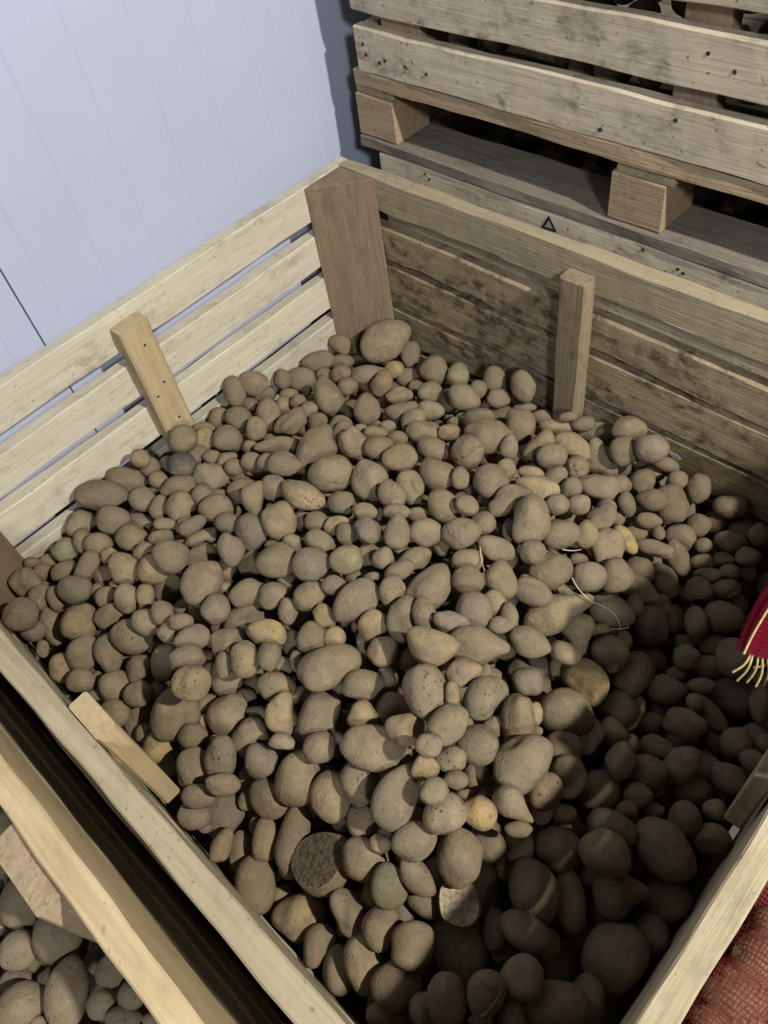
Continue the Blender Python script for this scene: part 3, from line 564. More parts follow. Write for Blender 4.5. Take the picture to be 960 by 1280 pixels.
FILL = """
86 -621 -341 19
77 -945 -388 20
773 -761 -333 26
1145 -124 -475 20
477 -515 -298 24
98 -455 -354 23
1038 -931 -435 19
1023 -770 -431 23
1023 -968 -421 25
259 -677 -361 20
391 -844 -351 24
541 -222 -365 23
392 -217 -353 18
607 -763 -372 21
1102 -913 -427 16
450 -77 -435 24
1102 -454 -489 20
879 -339 -414 18
559 -775 -344 23
151 -324 -366 22
459 -222 -364 22
1159 -295 -501 25
204 -305 -384 24
488 -457 -305 24
1098 -101 -468 22
209 -599 -347 24
1015 -188 -449 17
661 -888 -412 21
348 -559 -336 25
24 -806 -373 17
1093 -131 -499 19
548 -347 -313 21
415 -228 -385 25
708 -279 -300 20
65 -851 -370 16
257 -947 -380 18
717 -133 -352 18
446 -589 -307 19
926 -85 -446 23
838 -662 -324 20
293 -154 -390 24
593 -944 -434 19
635 -531 -283 16
53 -454 -369 24
712 -287 -339 21
672 -516 -276 21
312 -458 -320 22
247 -38 -430 23
326 -946 -389 20
306 -156 -428 16
819 -752 -338 18
244 -335 -348 17
656 -554 -302 21
587 -99 -369 19
869 -750 -348 18
397 -904 -389 18
90 -787 -344 16
717 -44 -389 20
307 -402 -374 25
147 -171 -399 25
924 -680 -357 20
968 -525 -434 24
1115 -630 -478 20
507 -629 -304 25
94 -724 -379 20
95 -468 -393 18
183 -629 -373 25
52 -922 -416 24
809 -736 -379 25
490 -274 -317 18
469 -332 -306 20
412 -565 -334 24
666 -406 -298 21
949 -740 -372 22
1046 -508 -438 19
190 -239 -385 26
570 -141 -361 21
965 -607 -391 19
803 -797 -349 26
246 -630 -336 23
102 -842 -352 16
1100 -199 -470 17
697 -795 -362 19
448 -441 -329 26
350 -283 -340 22
790 -518 -319 24
327 -697 -334 23
105 -424 -381 21
316 -120 -425 18
307 -317 -340 22
1051 -224 -476 26
696 -426 -285 19
823 -488 -326 17
872 -916 -404 21
1163 -703 -470 18
106 -690 -354 19
201 -225 -427 19
1072 -565 -448 26
425 -484 -299 17
785 -197 -369 18
658 -239 -315 20
694 -80 -404 23
167 -651 -335 18
969 -982 -426 23
134 -693 -385 25
513 -783 -332 21
622 -850 -380 18
999 -189 -491 25
930 -613 -375 20
148 -955 -397 21
249 -70 -461 23
688 -129 -383 22
36 -780 -393 19
200 -720 -344 21
460 -660 -330 23
636 -27 -395 18
997 -241 -466 18
649 -489 -297 22
680 -32 -392 17
562 -563 -313 23
129 -527 -343 22
811 -126 -377 17
902 -877 -421 21
1021 -648 -413 21
548 -84 -382 24
971 -919 -424 20
302 -587 -320 20
689 -755 -355 23
839 -583 -321 23
225 -185 -394 21
362 -93 -432 20
252 -622 -375 19
731 -606 -300 21
55 -99 -423 23
427 -523 -299 17
142 -132 -422 20
865 -582 -355 18
31 -663 -360 24
816 -917 -431 24
1065 -25 -467 19
764 -764 -381 24
654 -98 -379 24
145 -760 -364 24
68 -870 -405 19
701 -400 -311 16
316 -552 -365 17
552 -450 -303 23
1109 -953 -430 22
413 -823 -377 17
922 -156 -445 21
199 -134 -410 24
871 -951 -421 17
176 -390 -366 19
1062 -414 -476 20
859 -33 -428 21
491 -273 -357 18
153 -832 -390 24
361 -460 -312 21
413 -411 -330 22
118 -121 -451 17
698 -222 -332 23
61 -258 -436 16
341 -733 -362 25
688 -492 -324 24
154 -885 -367 22
296 -839 -350 22
377 -69 -464 21
143 -988 -412 16
463 -335 -355 24
595 -157 -391 20
142 -345 -403 20
618 -637 -289 16
546 -941 -381 16
499 -594 -324 18
558 -311 -335 24
856 -253 -413 16
427 -375 -339 16
954 -48 -454 17
736 -237 -350 24
354 -437 -339 17
509 -653 -340 18
620 -192 -342 23
1069 -858 -433 23
925 -907 -448 24
384 -634 -344 22
564 -870 -400 26
650 -232 -358 21
713 -574 -286 18
248 -537 -335 23
183 -369 -400 24
81 -615 -374 16
790 -724 -325 18
965 -94 -472 24
87 -263 -390 17
271 -349 -364 19
326 -349 -362 23
1045 -607 -449 18
219 -543 -371 21
490 -111 -381 21
672 -848 -381 23
744 -544 -290 16
979 -390 -464 21
1132 -97 -497 18
1060 -178 -461 18
1113 -238 -489 25
1078 -207 -506 19
139 -50 -432 21
223 -456 -335 18
338 -786 -379 25
676 -444 -322 24
442 -25 -426 19
646 -680 -315 24
926 -53 -487 26
301 -836 -398 21
681 -42 -427 22
51 -822 -398 24
838 -38 -469 22
1117 -63 -471 21
376 -806 -350 16
939 -729 -415 26
825 -462 -353 18
799 -231 -349 23
212 -135 -449 17
240 -745 -337 16
773 -425 -299 17
375 -203 -385 18
886 -762 -388 23
568 -115 -397 17
830 -101 -417 20
324 -615 -326 18
156 -552 -362 19
1025 -703 -429 22
651 -160 -337 17
261 -893 -393 17
528 -963 -434 24
309 -958 -423 17
95 -857 -386 18
513 -191 -341 17
107 -973 -425 25
1053 -148 -483 19
771 -562 -298 18
309 -473 -360 18
145 -195 -434 18
138 -615 -337 20
913 -23 -461 17
959 -888 -441 17
399 -471 -336 24
593 -428 -290 20
405 -114 -393 20
27 -393 -382 16
1125 -386 -488 16
77 -501 -352 23
1085 -649 -420 18
519 -680 -320 18
923 -783 -371 17
869 -163 -428 25
1040 -70 -459 23
983 -738 -415 19
975 -614 -427 20
202 -787 -351 23
252 -828 -373 26
109 -607 -364 16
1037 -40 -494 22
596 -603 -284 20
753 -723 -359 24
284 -216 -369 23
408 -131 -434 21
537 -605 -329 20
893 -691 -378 20
896 -577 -369 18
756 -94 -399 22
1057 -100 -485 19
529 -389 -310 25
754 -453 -315 21
206 -902 -378 26
681 -585 -315 22
909 -956 -441 24
725 -524 -324 25
627 -595 -306 21
777 -895 -421 23
198 -701 -374 17
837 -611 -353 20
290 -641 -324 23
525 -500 -314 24
134 -501 -376 20
204 -280 -414 16
33 -376 -416 22
162 -726 -337 21
1098 -493 -490 19
569 -649 -302 21
766 -818 -368 23
226 -447 -376 25
589 -231 -338 26
562 -914 -398 21
489 -126 -422 23
309 -671 -372 26
1114 -942 -470 20
369 -285 -376 21
173 -70 -431 19
460 -599 -346 19
968 -29 -485 21
648 -724 -312 22
611 -111 -409 25
881 -828 -396 24
90 -801 -378 17
972 -951 -454 20
677 -363 -302 22
74 -573 -346 20
230 -956 -397 17
324 -418 -322 18
62 -715 -356 17
1040 -370 -486 25
224 -760 -379 25
369 -837 -389 21
219 -831 -349 16
884 -416 -406 18
1124 -885 -429 20
990 -128 -443 22
158 -907 -403 20
125 -285 -378 24
753 -354 -298 18
759 -639 -310 25
189 -40 -446 19
289 -509 -322 20
468 -396 -305 22
645 -715 -357 25
1089 -875 -470 19
1160 -414 -474 19
467 -39 -457 20
458 -501 -333 19
506 -886 -411 21
725 -403 -284 19
1082 -706 -464 16
797 -164 -359 16
579 -819 -383 21
832 -688 -350 17
254 -378 -339 19
403 -289 -329 19
943 -281 -461 16
598 -363 -280 25
359 -921 -376 18
277 -750 -368 16
294 -715 -346 18
735 -669 -319 16
1140 -533 -463 25
1020 -132 -467 18
31 -425 -384 17
569 -681 -333 23
644 -935 -435 16
611 -322 -325 16
1120 -271 -521 22
1136 -166 -475 22
173 -279 -395 17
443 -825 -393 19
260 -265 -359 16
51 -443 -410 16
352 -232 -354 17
955 -668 -393 25
319 -200 -386 21
840 -285 -367 21
786 -473 -334 20
279 -321 -392 22
134 -621 -385 20
846 -874 -388 18
427 -907 -406 17
400 -869 -388 19
254 -186 -423 22
960 -204 -474 20
531 -306 -301 16
700 -656 -313 17
178 -512 -338 24
840 -826 -372 19
268 -261 -391 16
115 -251 -404 17
1152 -339 -473 26
826 -376 -346 19
898 -733 -353 18
1049 -258 -507 21
645 -364 -277 19
609 -73 -386 20
392 -711 -346 25
992 -272 -446 21
123 -217 -393 21
924 -439 -417 19
213 -363 -364 23
99 -288 -414 21
879 -78 -450 22
552 -144 -394 16
728 -168 -364 21
120 -370 -371 25
564 -954 -410 21
796 -166 -398 23
845 -852 -421 17
1140 -168 -523 23
745 -34 -422 21
279 -503 -364 22
316 -911 -413 25
606 -282 -312 24
1090 -32 -493 18
783 -23 -411 17
53 -294 -389 16
241 -915 -413 21
1156 -119 -516 21
505 -33 -412 17
1088 -348 -494 20
602 -404 -323 18
1109 -414 -489 17
602 -73 -427 17
863 -536 -333 24
80 -512 -390 16
752 -383 -326 23
76 -124 -458 26
478 -924 -396 22
102 -144 -410 21
388 -378 -338 21
495 -376 -342 21
121 -884 -391 19
761 -600 -322 17
1055 -968 -457 24
698 -338 -285 16
1165 -926 -436 25
917 -685 -402 17
434 -882 -360 18
1126 -879 -469 18
1072 -750 -421 16
400 -742 -375 19
1174 -913 -478 18
474 -559 -292 18
1017 -917 -463 19
1013 -110 -499 19
621 -363 -318 21
88 -50 -419 21
768 -282 -317 19
320 -68 -421 25
837 -170 -389 17
856 -947 -451 17
934 -546 -406 17
50 -322 -423 26
1160 -209 -478 26
799 -69 -420 18
806 -345 -331 20
923 -581 -398 21
75 -886 -360 16
1173 -226 -520 18
193 -441 -349 18
1070 -664 -454 22
111 -926 -392 19
110 -580 -389 22
816 -233 -396 23
399 -42 -425 24
608 -685 -348 21
386 -799 -388 18
169 -312 -413 22
367 -500 -357 24
188 -674 -350 17
273 -111 -431 21
720 -624 -333 18
706 -679 -342 18
758 -850 -395 20
184 -846 -368 18
194 -942 -402 23
738 -572 -338 22
638 -303 -328 18
945 -186 -437 17
1112 -663 -467 17
1015 -993 -456 17
558 -484 -325 16
320 -991 -406 20
317 -621 -367 21
367 -177 -404 17
606 -800 -361 16
183 -783 -390 20
384 -593 -316 19
446 -289 -329 21
456 -158 -374 25
413 -176 -374 19
232 -234 -372 19
1086 -540 -479 18
835 -321 -342 18
474 -869 -405 16
901 -637 -346 17
1139 -581 -474 25
1113 -205 -520 18
581 -524 -325 23
1152 -254 -478 17
913 -359 -433 19
967 -563 -412 17
416 -299 -364 17
1063 -714 -426 18
967 -142 -474 18
578 -180 -343 19
710 -924 -420 22
250 -143 -405 25
519 -726 -331 19
56 -787 -361 17
783 -647 -348 21
805 -317 -359 18
221 -868 -356 18
55 -347 -377 18
1052 -895 -457 23
52 -155 -427 21
678 -184 -336 17
827 -151 -422 17
155 -444 -371 24
287 -39 -432 19
717 -834 -378 25
1004 -838 -449 18
102 -392 -402 17
790 -260 -379 17
1070 -67 -505 22
174 -124 -453 23
914 -509 -409 21
425 -618 -329 22
359 -950 -422 19
700 -705 -317 19
1145 -505 -500 22
53 -732 -389 16
416 -59 -464 21
586 -472 -274 24
740 -304 -302 19
268 -407 -349 17
728 -486 -284 23
1100 -591 -470 17
790 -684 -316 20
85 -203 -403 23
295 -203 -420 20
315 -82 -464 17
336 -644 -343 17
348 -398 -335 18
268 -958 -422 25
526 -747 -361 19
423 -779 -382 18
214 -170 -431 18
1094 -153 -468 17
218 -493 -333 21
105 -207 -439 17
984 -693 -405 17
599 -707 -314 22
83 -80 -443 18
446 -188 -403 21
1021 -542 -431 19
623 -640 -322 17
919 -924 -411 17
1175 -168 -479 17
726 -349 -322 20
836 -425 -378 18
1161 -738 -460 19
224 -674 -379 21
488 -244 -334 17
806 -614 -311 17
298 -587 -360 19
37 -180 -450 17
259 -723 -381 20
893 -625 -382 20
30 -136 -458 23
77 -678 -372 17
1050 -469 -462 21
517 -149 -374 19
175 -176 -442 20
673 -307 -288 19
883 -724 -404 19
864 -99 -486 22
610 -592 -347 21
764 -714 -399 16
892 -779 -426 18
195 -82 -463 23
637 -831 -406 18
1128 -429 -516 21
981 -312 -511 25
998 -290 -481 16
915 -833 -421 18
1015 -294 -520 17
1061 -766 -451 18
886 -932 -474 24
1031 -593 -486 22
955 -72 -515 21
972 -918 -473 20
760 -866 -451 19
557 -633 -348 19
178 -962 -439 22
470 -222 -403 18
699 -965 -457 19
1053 -771 -489 23
550 -707 -365 22
342 -554 -394 21
692 -727 -387 21
590 -869 -434 17
691 -211 -376 22
894 -323 -451 22
124 -227 -464 23
440 -718 -384 22
416 -988 -450 20
88 -399 -444 24
267 -269 -438 26
929 -947 -474 17
1075 -420 -512 20
738 -187 -408 24
442 -930 -430 20
73 -772 -416 25
239 -211 -458 26
482 -833 -396 16
747 -296 -363 24
59 -623 -401 16
437 -352 -390 19
1151 -943 -492 24
678 -261 -342 20
847 -386 -381 19
819 -92 -458 22
963 -712 -447 19
155 -52 -466 17
751 -245 -393 20
158 -535 -404 22
632 -522 -324 22
445 -544 -361 23
472 -755 -375 18
207 -472 -409 21
650 -894 -454 26
766 -801 -411 21
30 -166 -495 21
783 -839 -427 20
361 -329 -385 21
842 -676 -384 18
1127 -680 -503 25
564 -461 -350 19
723 -937 -474 23
711 -556 -357 17
1073 -381 -510 17
527 -733 -398 20
44 -413 -433 20
645 -91 -424 17
472 -424 -366 21
665 -762 -390 19
937 -392 -458 17
1162 -196 -543 19
333 -510 -396 25
104 -320 -440 18
700 -423 -342 17
714 -121 -422 26
966 -811 -445 21
737 -466 -351 17
935 -464 -452 24
210 -727 -417 24
1167 -107 -558 20
231 -496 -372 16
259 -488 -400 24
804 -985 -490 19
231 -153 -476 20
100 -285 -464 25
821 -343 -396 19
788 -131 -417 18
1126 -869 -502 16
405 -894 -436 19
544 -386 -357 19
946 -573 -450 25
292 -352 -417 19
33 -223 -443 22
148 -101 -484 22
256 -922 -448 16
962 -668 -437 19
128 -59 -488 18
70 -515 -424 17
118 -551 -423 21
417 -324 -399 17
38 -657 -409 25
1111 -291 -552 17
954 -118 -505 19
164 -665 -416 25
391 -652 -386 25
540 -286 -369 23
342 -623 -397 19
693 -902 -452 18
328 -843 -432 20
917 -262 -480 21
1055 -95 -534 20
904 -835 -459 18
192 -164 -476 17
1018 -841 -486 21
1075 -152 -537 23
1155 -788 -507 24
848 -612 -398 26
518 -215 -404 26
237 -425 -417 23
762 -644 -384 23
475 -541 -332 16
1073 -47 -539 17
562 -765 -390 22
902 -989 -472 22
146 -398 -403 25
133 -426 -433 20
163 -598 -392 17
1060 -893 -500 22
948 -175 -496 19
655 -610 -342 24
762 -398 -369 23
268 -113 -479 25
737 -833 -429 19
387 -307 -401 17
507 -397 -370 18
1076 -300 -521 18
384 -714 -404 23
287 -458 -382 16
769 -481 -369 19
990 -110 -526 17
175 -511 -379 18
1163 -693 -520 19
711 -250 -390 21
600 -214 -376 18
131 -873 -430 22
1154 -349 -514 17
344 -245 -392 23
495 -809 -421 20
343 -811 -417 19
85 -838 -432 25
36 -902 -446 16
1142 -485 -535 17
477 -470 -355 24
654 -415 -354 25
102 -484 -431 23
760 -599 -370 26
1168 -324 -542 25
995 -679 -450 19
473 -852 -433 17
330 -956 -448 17
132 -790 -393 20
335 -311 -417 22
391 -477 -386 18
1126 -225 -556 22
832 -744 -419 20
121 -370 -427 20
351 -362 -405 20
441 -598 -381 20
607 -547 -350 19
591 -256 -386 25
1093 -603 -507 20
797 -38 -442 20
702 -587 -367 19
220 -621 -403 22
872 -684 -419 22
879 -248 -451 26
374 -202 -434 21
136 -299 -438 21
250 -536 -400 20
1094 -186 -542 17
798 -30 -485 23
596 -492 -355 25
1170 -388 -504 18
1154 -891 -515 23
354 -917 -448 22
92 -108 -497 21
316 -733 -404 25
994 -590 -455 19
679 -802 -405 23
1007 -455 -497 24
813 -563 -360 26
71 -435 -433 17
89 -67 -483 23
490 -546 -370 21
359 -692 -371 20
679 -644 -365 23
247 -369 -398 25
435 -240 -419 18
348 -411 -399 23
1092 -171 -501 21
796 -690 -367 23
437 -479 -370 20
501 -54 -445 18
1056 -223 -526 16
115 -174 -461 25
355 -103 -485 26
639 -664 -368 23
768 -74 -451 23
1009 -73 -494 20
783 -296 -401 24
212 -260 -449 24
263 -829 -414 17
308 -282 -380 24
280 -72 -502 24
398 -428 -364 20
150 -457 -411 19
912 -632 -415 20
472 -679 -373 22
43 -204 -477 20
644 -133 -430 20
272 -885 -424 16
667 -286 -366 17
478 -303 -392 25
550 -85 -430 19
798 -933 -468 18
655 -259 -382 17
446 -977 -425 17
504 -598 -373 26
1066 -969 -507 23
226 -305 -437 24
1086 -350 -542 24
1158 -274 -543 23
1150 -450 -493 18
381 -817 -426 18
1083 -727 -489 17
122 -88 -447 18
449 -95 -476 19
851 -206 -428 17
496 -231 -370 19
973 -258 -487 21
126 -32 -467 17
412 -100 -464 20
279 -163 -453 23
99 -338 -405 21
834 -795 -394 17
582 -368 -346 26
473 -942 -458 24
448 -763 -410 24
427 -172 -438 25
406 -383 -375 17
1027 -654 -464 24
458 -118 -448 18
1041 -689 -484 20
880 -146 -470 23
259 -749 -417 23
977 -423 -482 18
1173 -367 -539 18
797 -123 -455 16
1085 -738 -449 17
719 -875 -435 20
893 -192 -451 16
424 -674 -346 16
968 -764 -446 24
671 -943 -464 19
557 -530 -360 18
620 -324 -365 21
1116 -392 -519 17
249 -797 -425 20
868 -649 -366 18
585 -607 -318 17
1133 -974 -467 16
198 -873 -414 18
139 -933 -434 23
1178 -402 -536 17
1033 -733 -457 22
209 -782 -423 23
923 -871 -464 17
475 -626 -364 16
573 -97 -453 17
868 -809 -437 20
134 -598 -419 20
216 -935 -442 24
149 -728 -411 22
347 -148 -419 17
727 -367 -360 22
945 -637 -430 16
196 -217 -463 19
887 -49 -511 21
1024 -501 -472 18
980 -876 -483 25
551 -964 -469 18
555 -909 -445 23
1135 -613 -510 18
1113 -560 -510 24
553 -346 -369 18
1098 -809 -502 17
232 -42 -492 21
222 -822 -405 19
683 -366 -352 22
582 -316 -371 17
287 -523 -403 19
946 -971 -496 19
181 -838 -424 22
934 -508 -452 19
1007 -68 -535 19
307 -770 -419 16
700 -761 -391 16
1037 -423 -507 18
744 -428 -345 21
331 -169 -453 19
1113 -931 -510 19
184 -575 -375 20
1011 -213 -528 22
49 -700 -406 21
421 -856 -426 24
1069 -665 -494 19
723 -67 -445 25
877 -860 -454 22
888 -533 -386 17
515 -294 -339 18
923 -139 -482 17
879 -401 -438 17
1124 -115 -537 17
452 -39 -500 22
1054 -833 -461 16
346 -235 -435 16
1074 -517 -512 22
283 -656 -399 16
858 -431 -422 17
274 -620 -405 17
407 -782 -417 19
33 -376 -457 16
165 -787 -424 18
404 -42 -497 20
36 -126 -507 22
70 -223 -435 16
1085 -838 -476 20
400 -557 -377 23
185 -342 -438 18
631 -956 -457 16
722 -785 -417 25
490 -774 -403 19
584 -629 -370 16
1149 -741 -498 17
80 -169 -484 17
1167 -848 -469 17
29 -450 -438 21
78 -366 -419 18
614 -776 -409 20
1039 -530 -465 16
657 -528 -357 20
686 -463 -356 16
995 -958 -490 23
283 -980 -460 23
56 -249 -472 20
650 -181 -370 19
640 -806 -373 21
571 -826 -426 19
587 -709 -372 16
1005 -806 -463 17
1131 -367 -533 17
515 -645 -379 22
542 -167 -427 23
210 -990 -413 17
863 -993 -463 18
314 -107 -487 18
1069 -620 -482 20
488 -62 -484 21
667 -847 -430 23
257 -785 -382 16
307 -196 -454 18
618 -923 -462 19
390 -147 -462 19
829 -897 -467 19
73 -414 -396 17
96 -612 -414 22
609 -550 -310 16
369 -765 -407 22
161 -212 -461 16
500 -704 -352 18
740 -531 -369 25
151 -164 -473 16
911 -101 -486 24
390 -248 -424 23
189 -580 -414 20
524 -539 -341 23
635 -166 -408 21
796 -618 -389 18
912 -422 -446 18
529 -91 -463 22
527 -500 -363 23
595 -898 -452 18
782 -415 -337 17
260 -585 -358 18
160 -249 -421 19
750 -936 -435 21
103 -989 -461 16
351 -461 -370 20
755 -39 -471 21
274 -572 -396 22
714 -157 -399 17
800 -502 -356 16
723 -687 -379 20
820 -826 -402 17
846 -955 -485 21
561 -575 -356 16
224 -893 -442 18
159 -370 -437 17
1177 -241 -554 17
823 -851 -451 22
856 -293 -416 25
193 -513 -417 19
863 -574 -418 21
716 -591 -399 16
1069 -824 -518 22
130 -738 -450 21
488 -567 -402 17
121 -669 -432 23
654 -200 -433 25
495 -731 -421 21
840 -278 -455 21
423 -417 -390 19
69 -804 -449 18
808 -416 -403 23
815 -229 -443 21
143 -558 -450 16
342 -783 -442 17
798 -706 -416 23
875 -439 -452 20
245 -563 -430 20
177 -233 -492 19
286 -207 -483 16
666 -615 -390 18
773 -662 -419 19
49 -450 -473 17
357 -25 -498 16
779 -523 -378 17
442 -853 -464 17
960 -989 -522 19
917 -211 -475 22
996 -361 -509 26
689 -509 -372 22
806 -317 -430 18
1063 -707 -513 18
285 -923 -462 16
335 -347 -440 22
983 -254 -530 24
140 -986 -450 16
204 -620 -442 20
585 -710 -411 22
575 -761 -435 24
711 -966 -504 19
1158 -151 -556 19
704 -397 -374 18
656 -917 -493 17
69 -694 -443 22
859 -367 -413 16
603 -83 -469 21
644 -696 -398 20
175 -94 -522 26
769 -913 -482 21
375 -961 -464 26
675 -322 -348 19
598 -586 -393 26
1054 -427 -550 21
76 -617 -453 23
262 -159 -502 21
376 -625 -423 25
764 -103 -484 18
883 -950 -516 24
96 -524 -450 19
129 -80 -525 20
160 -314 -469 21
569 -214 -402 24
745 -354 -398 21
951 -65 -553 20
754 -136 -420 18
1106 -428 -557 23
330 -149 -491 22
959 -343 -525 17
859 -914 -505 20
506 -153 -454 21
135 -906 -466 21
91 -651 -403 19
1012 -409 -490 17
1177 -430 -554 16
513 -375 -402 22
961 -481 -484 18
865 -873 -494 18
481 -715 -378 17
783 -186 -434 19
166 -713 -447 19
276 -855 -440 20
31 -275 -500 23
137 -974 -488 18
848 -391 -435 18
649 -332 -393 20
1102 -523 -542 22
122 -763 -420 17
454 -213 -439 20
858 -830 -471 20
93 -461 -465 20
640 -798 -440 24
155 -162 -511 17
124 -333 -464 16
385 -379 -402 19
899 -396 -465 17
939 -621 -458 18
715 -817 -459 23
1048 -128 -561 21
402 -417 -418 18
1034 -553 -498 20
921 -980 -526 19
759 -459 -404 19
1161 -917 -547 18
947 -280 -502 17
1085 -763 -520 23
140 -810 -441 22
927 -358 -488 21
288 -802 -415 21
470 -275 -423 17
341 -663 -407 21
265 -39 -534 25
1018 -638 -507 21
635 -447 -335 19
503 -908 -448 21
782 -564 -396 22
254 -663 -431 25
48 -192 -524 19
1174 -712 -551 19
1005 -319 -551 21
501 -279 -416 16
171 -413 -435 18
903 -282 -452 16
519 -972 -482 18
970 -211 -518 18
948 -176 -534 16
979 -619 -484 23
947 -891 -511 18
599 -861 -470 22
349 -983 -492 16
65 -372 -474 21
335 -74 -513 22
96 -221 -493 18
911 -683 -439 17
845 -190 -466 21
603 -812 -412 18
550 -871 -439 16
319 -279 -441 23
545 -620 -401 25
844 -49 -505 16
1091 -877 -534 24
831 -660 -425 25
842 -765 -457 25
378 -335 -418 16
808 -66 -511 23
972 -826 -479 18
635 -498 -384 25
241 -825 -451 21
466 -788 -446 24
716 -54 -488 22
758 -736 -426 17
382 -860 -441 18
624 -232 -406 23
411 -71 -522 21
219 -372 -441 24
1164 -742 -532 18
931 -403 -499 22
527 -924 -478 19
582 -414 -363 25
872 -218 -490 23
825 -125 -477 17
509 -671 -414 20
315 -448 -407 22
722 -642 -368 22
30 -344 -469 18
1102 -637 -537 25
1041 -943 -532 19
1018 -510 -514 22
971 -773 -486 16
263 -444 -441 17
515 -337 -360 22
718 -129 -465 20
61 -150 -521 16
494 -193 -439 21
158 -193 -488 18
312 -487 -422 17
729 -878 -483 24
587 -166 -427 18
128 -256 -495 17
1033 -182 -550 24
336 -708 -429 17
1004 -730 -493 25
722 -740 -408 16
728 -231 -421 17
625 -292 -395 20
687 -673 -402 24
634 -489 -344 18
1011 -780 -483 19
669 -771 -431 18
98 -352 -456 19
561 -448 -388 19
924 -904 -486 16
303 -573 -430 23
614 -650 -395 18
1100 -487 -530 18
86 -748 -452 19
173 -497 -450 23
848 -357 -448 18
353 -257 -458 17
313 -640 -424 19
1069 -222 -559 18
912 -84 -529 20
1050 -484 -507 21
895 -647 -446 18
179 -923 -437 17
240 -980 -441 18
530 -768 -422 21
911 -717 -458 22
187 -429 -407 18
954 -743 -485 18
729 -310 -400 17
994 -568 -495 24
577 -910 -485 17
472 -893 -427 17
496 -124 -484 20
1037 -292 -550 17
159 -57 -503 17
1019 -889 -514 22
325 -404 -434 20
311 -909 -476 17
907 -810 -484 17
556 -848 -463 16
490 -434 -400 17
708 -468 -382 16
478 -370 -377 21
567 -661 -375 20
249 -624 -438 16
541 -203 -443 16
223 -855 -433 18
754 -773 -446 18
993 -153 -529 25
215 -73 -513 21
454 -903 -477 26
693 -213 -414 17
394 -456 -417 19
175 -829 -460 18
1029 -48 -555 18
481 -398 -405 17
438 -528 -408 24
859 -619 -440 21
486 -624 -400 17
312 -602 -406 17
442 -942 -486 17
89 -950 -468 22
602 -378 -388 23
69 -110 -531 17
784 -221 -417 18
1100 -392 -569 17
416 -671 -416 16
350 -746 -442 22
978 -404 -516 23
748 -286 -420 16
1132 -840 -524 21
465 -339 -417 20
912 -849 -495 17
905 -313 -497 24
331 -877 -445 19
656 -567 -374 24
611 -435 -384 17
273 -312 -434 18
239 -480 -442 20
678 -74 -461 24
561 -314 -397 16
822 -548 -426 20
865 -729 -438 18
68 -316 -485 26
100 -179 -516 25
462 -674 -419 26
262 -950 -483 21
348 -485 -424 17
539 -74 -500 18
215 -971 -471 23
277 -799 -454 19
504 -866 -444 18
757 -154 -454 18
985 -957 -527 17
361 -43 -531 20
541 -550 -393 22
1126 -944 -542 18
767 -64 -501 21
799 -788 -424 17
745 -948 -508 21
350 -815 -456 17
631 -63 -491 21
1079 -281 -553 18
185 -866 -450 18
178 -24 -486 17
551 -282 -414 19
1125 -337 -549 17
681 -163 -400 17
1040 -348 -528 22
373 -889 -464 18
898 -781 -466 17
289 -381 -443 20
1161 -792 -546 18
557 -496 -389 16
1017 -99 -556 21
49 -291 -454 16
103 -880 -462 18
726 -160 -437 19
888 -479 -454 17
1086 -77 -562 25
1102 -960 -524 17
167 -932 -479 23
945 -690 -469 19
1035 -849 -520 18
426 -139 -482 23
24 -856 -420 18
905 -179 -489 16
889 -541 -432 19
382 -532 -409 22
212 -697 -444 16
180 -129 -491 16
36 -403 -482 20
255 -722 -444 16
311 -958 -486 22
"""
SECOND = """
1243 -2394 -350 160 126 116 -444 96 -98 184 100 -
1368 -2378 -350 163 137 126 -454 88 -91 168 95 -
1323 -2459 -350 114 103 95 447 -10 133 181 0 -
1488 -2426 -350 187 112 103 464 -85 81 -146 90 B
1429 -2510 -350 143 116 107 -385 -13 -126 -293 -30 -
1354 -2512 -410 104 78 72 -448 17 -129 -180 0 b
1117 -2378 -350 74 37 34 456 -88 119 -142 90 -
1136 -2398 -410 62 54 49 -443 -5 -143 -183 0 b
1525 -2332 -350 94 81 75 -453 6 -110 -181 0 -
1559 -2382 -350 87 79 73 -464 80 -74 151 90 -
1600 -2330 -350 82 74 68 464 -73 72 -156 90 -
1621 -2371 -350 96 64 59 -455 15 -101 -181 0 -
1347 -2459 -410 70 56 51 448 -11 128 181 0 b
1670 -2326 -350 53 40 37 456 -12 95 181 0 -
1301 -2323 -410 85 68 63 448 6 127 182 0 b
1483 -2501 -350 43 32 30 450 -23 120 180 0 -
"""
NETTED = """
2527 -1511 -260 153 85 80 -477 -50 41 -136 0 -
2536 -1421 -260 127 120 113 463 58 -48 172 0 -
2513 -1354 -260 75 62 58 -424 -79 -22 253 2 -
2510 -1401 -260 78 55 51 393 47 -60 300 -1 -
2505 -1475 -260 57 44 41 464 54 -40 173 0 -
2513 -1574 -260 91 61 58 -487 -46 32 -97 0 -
2559 -1536 -260 96 51 48 -463 -42 48 -176 0 -
2568 -1477 -260 71 65 61 463 49 -51 174 0 -
"""
STRANDS = """
1663 -761 -522,1694 -774 -534,1736 -780 -546,1746 -701 -680,1786 -698 -687,1809 -704 -700,1825 -709 -731
1594 -716 -482,1611 -696 -495,1614 -638 -552
1406 -886 -441,1434 -914 -455,1480 -955 -427
1807 -735 -715,1825 -709 -731,1845 -687 -729
"""


SC = bpy.context.scene
COL = SC.collection
PI = math.pi

# ------------------------------------------------------------------ helpers
def link(name, me, mat=None, parent=None):
    o = bpy.data.objects.new(name, me)
    COL.objects.link(o)
    if mat is not None and me is not None:
        me.materials.append(mat)
    if parent is not None:
        o.parent = parent
    return o

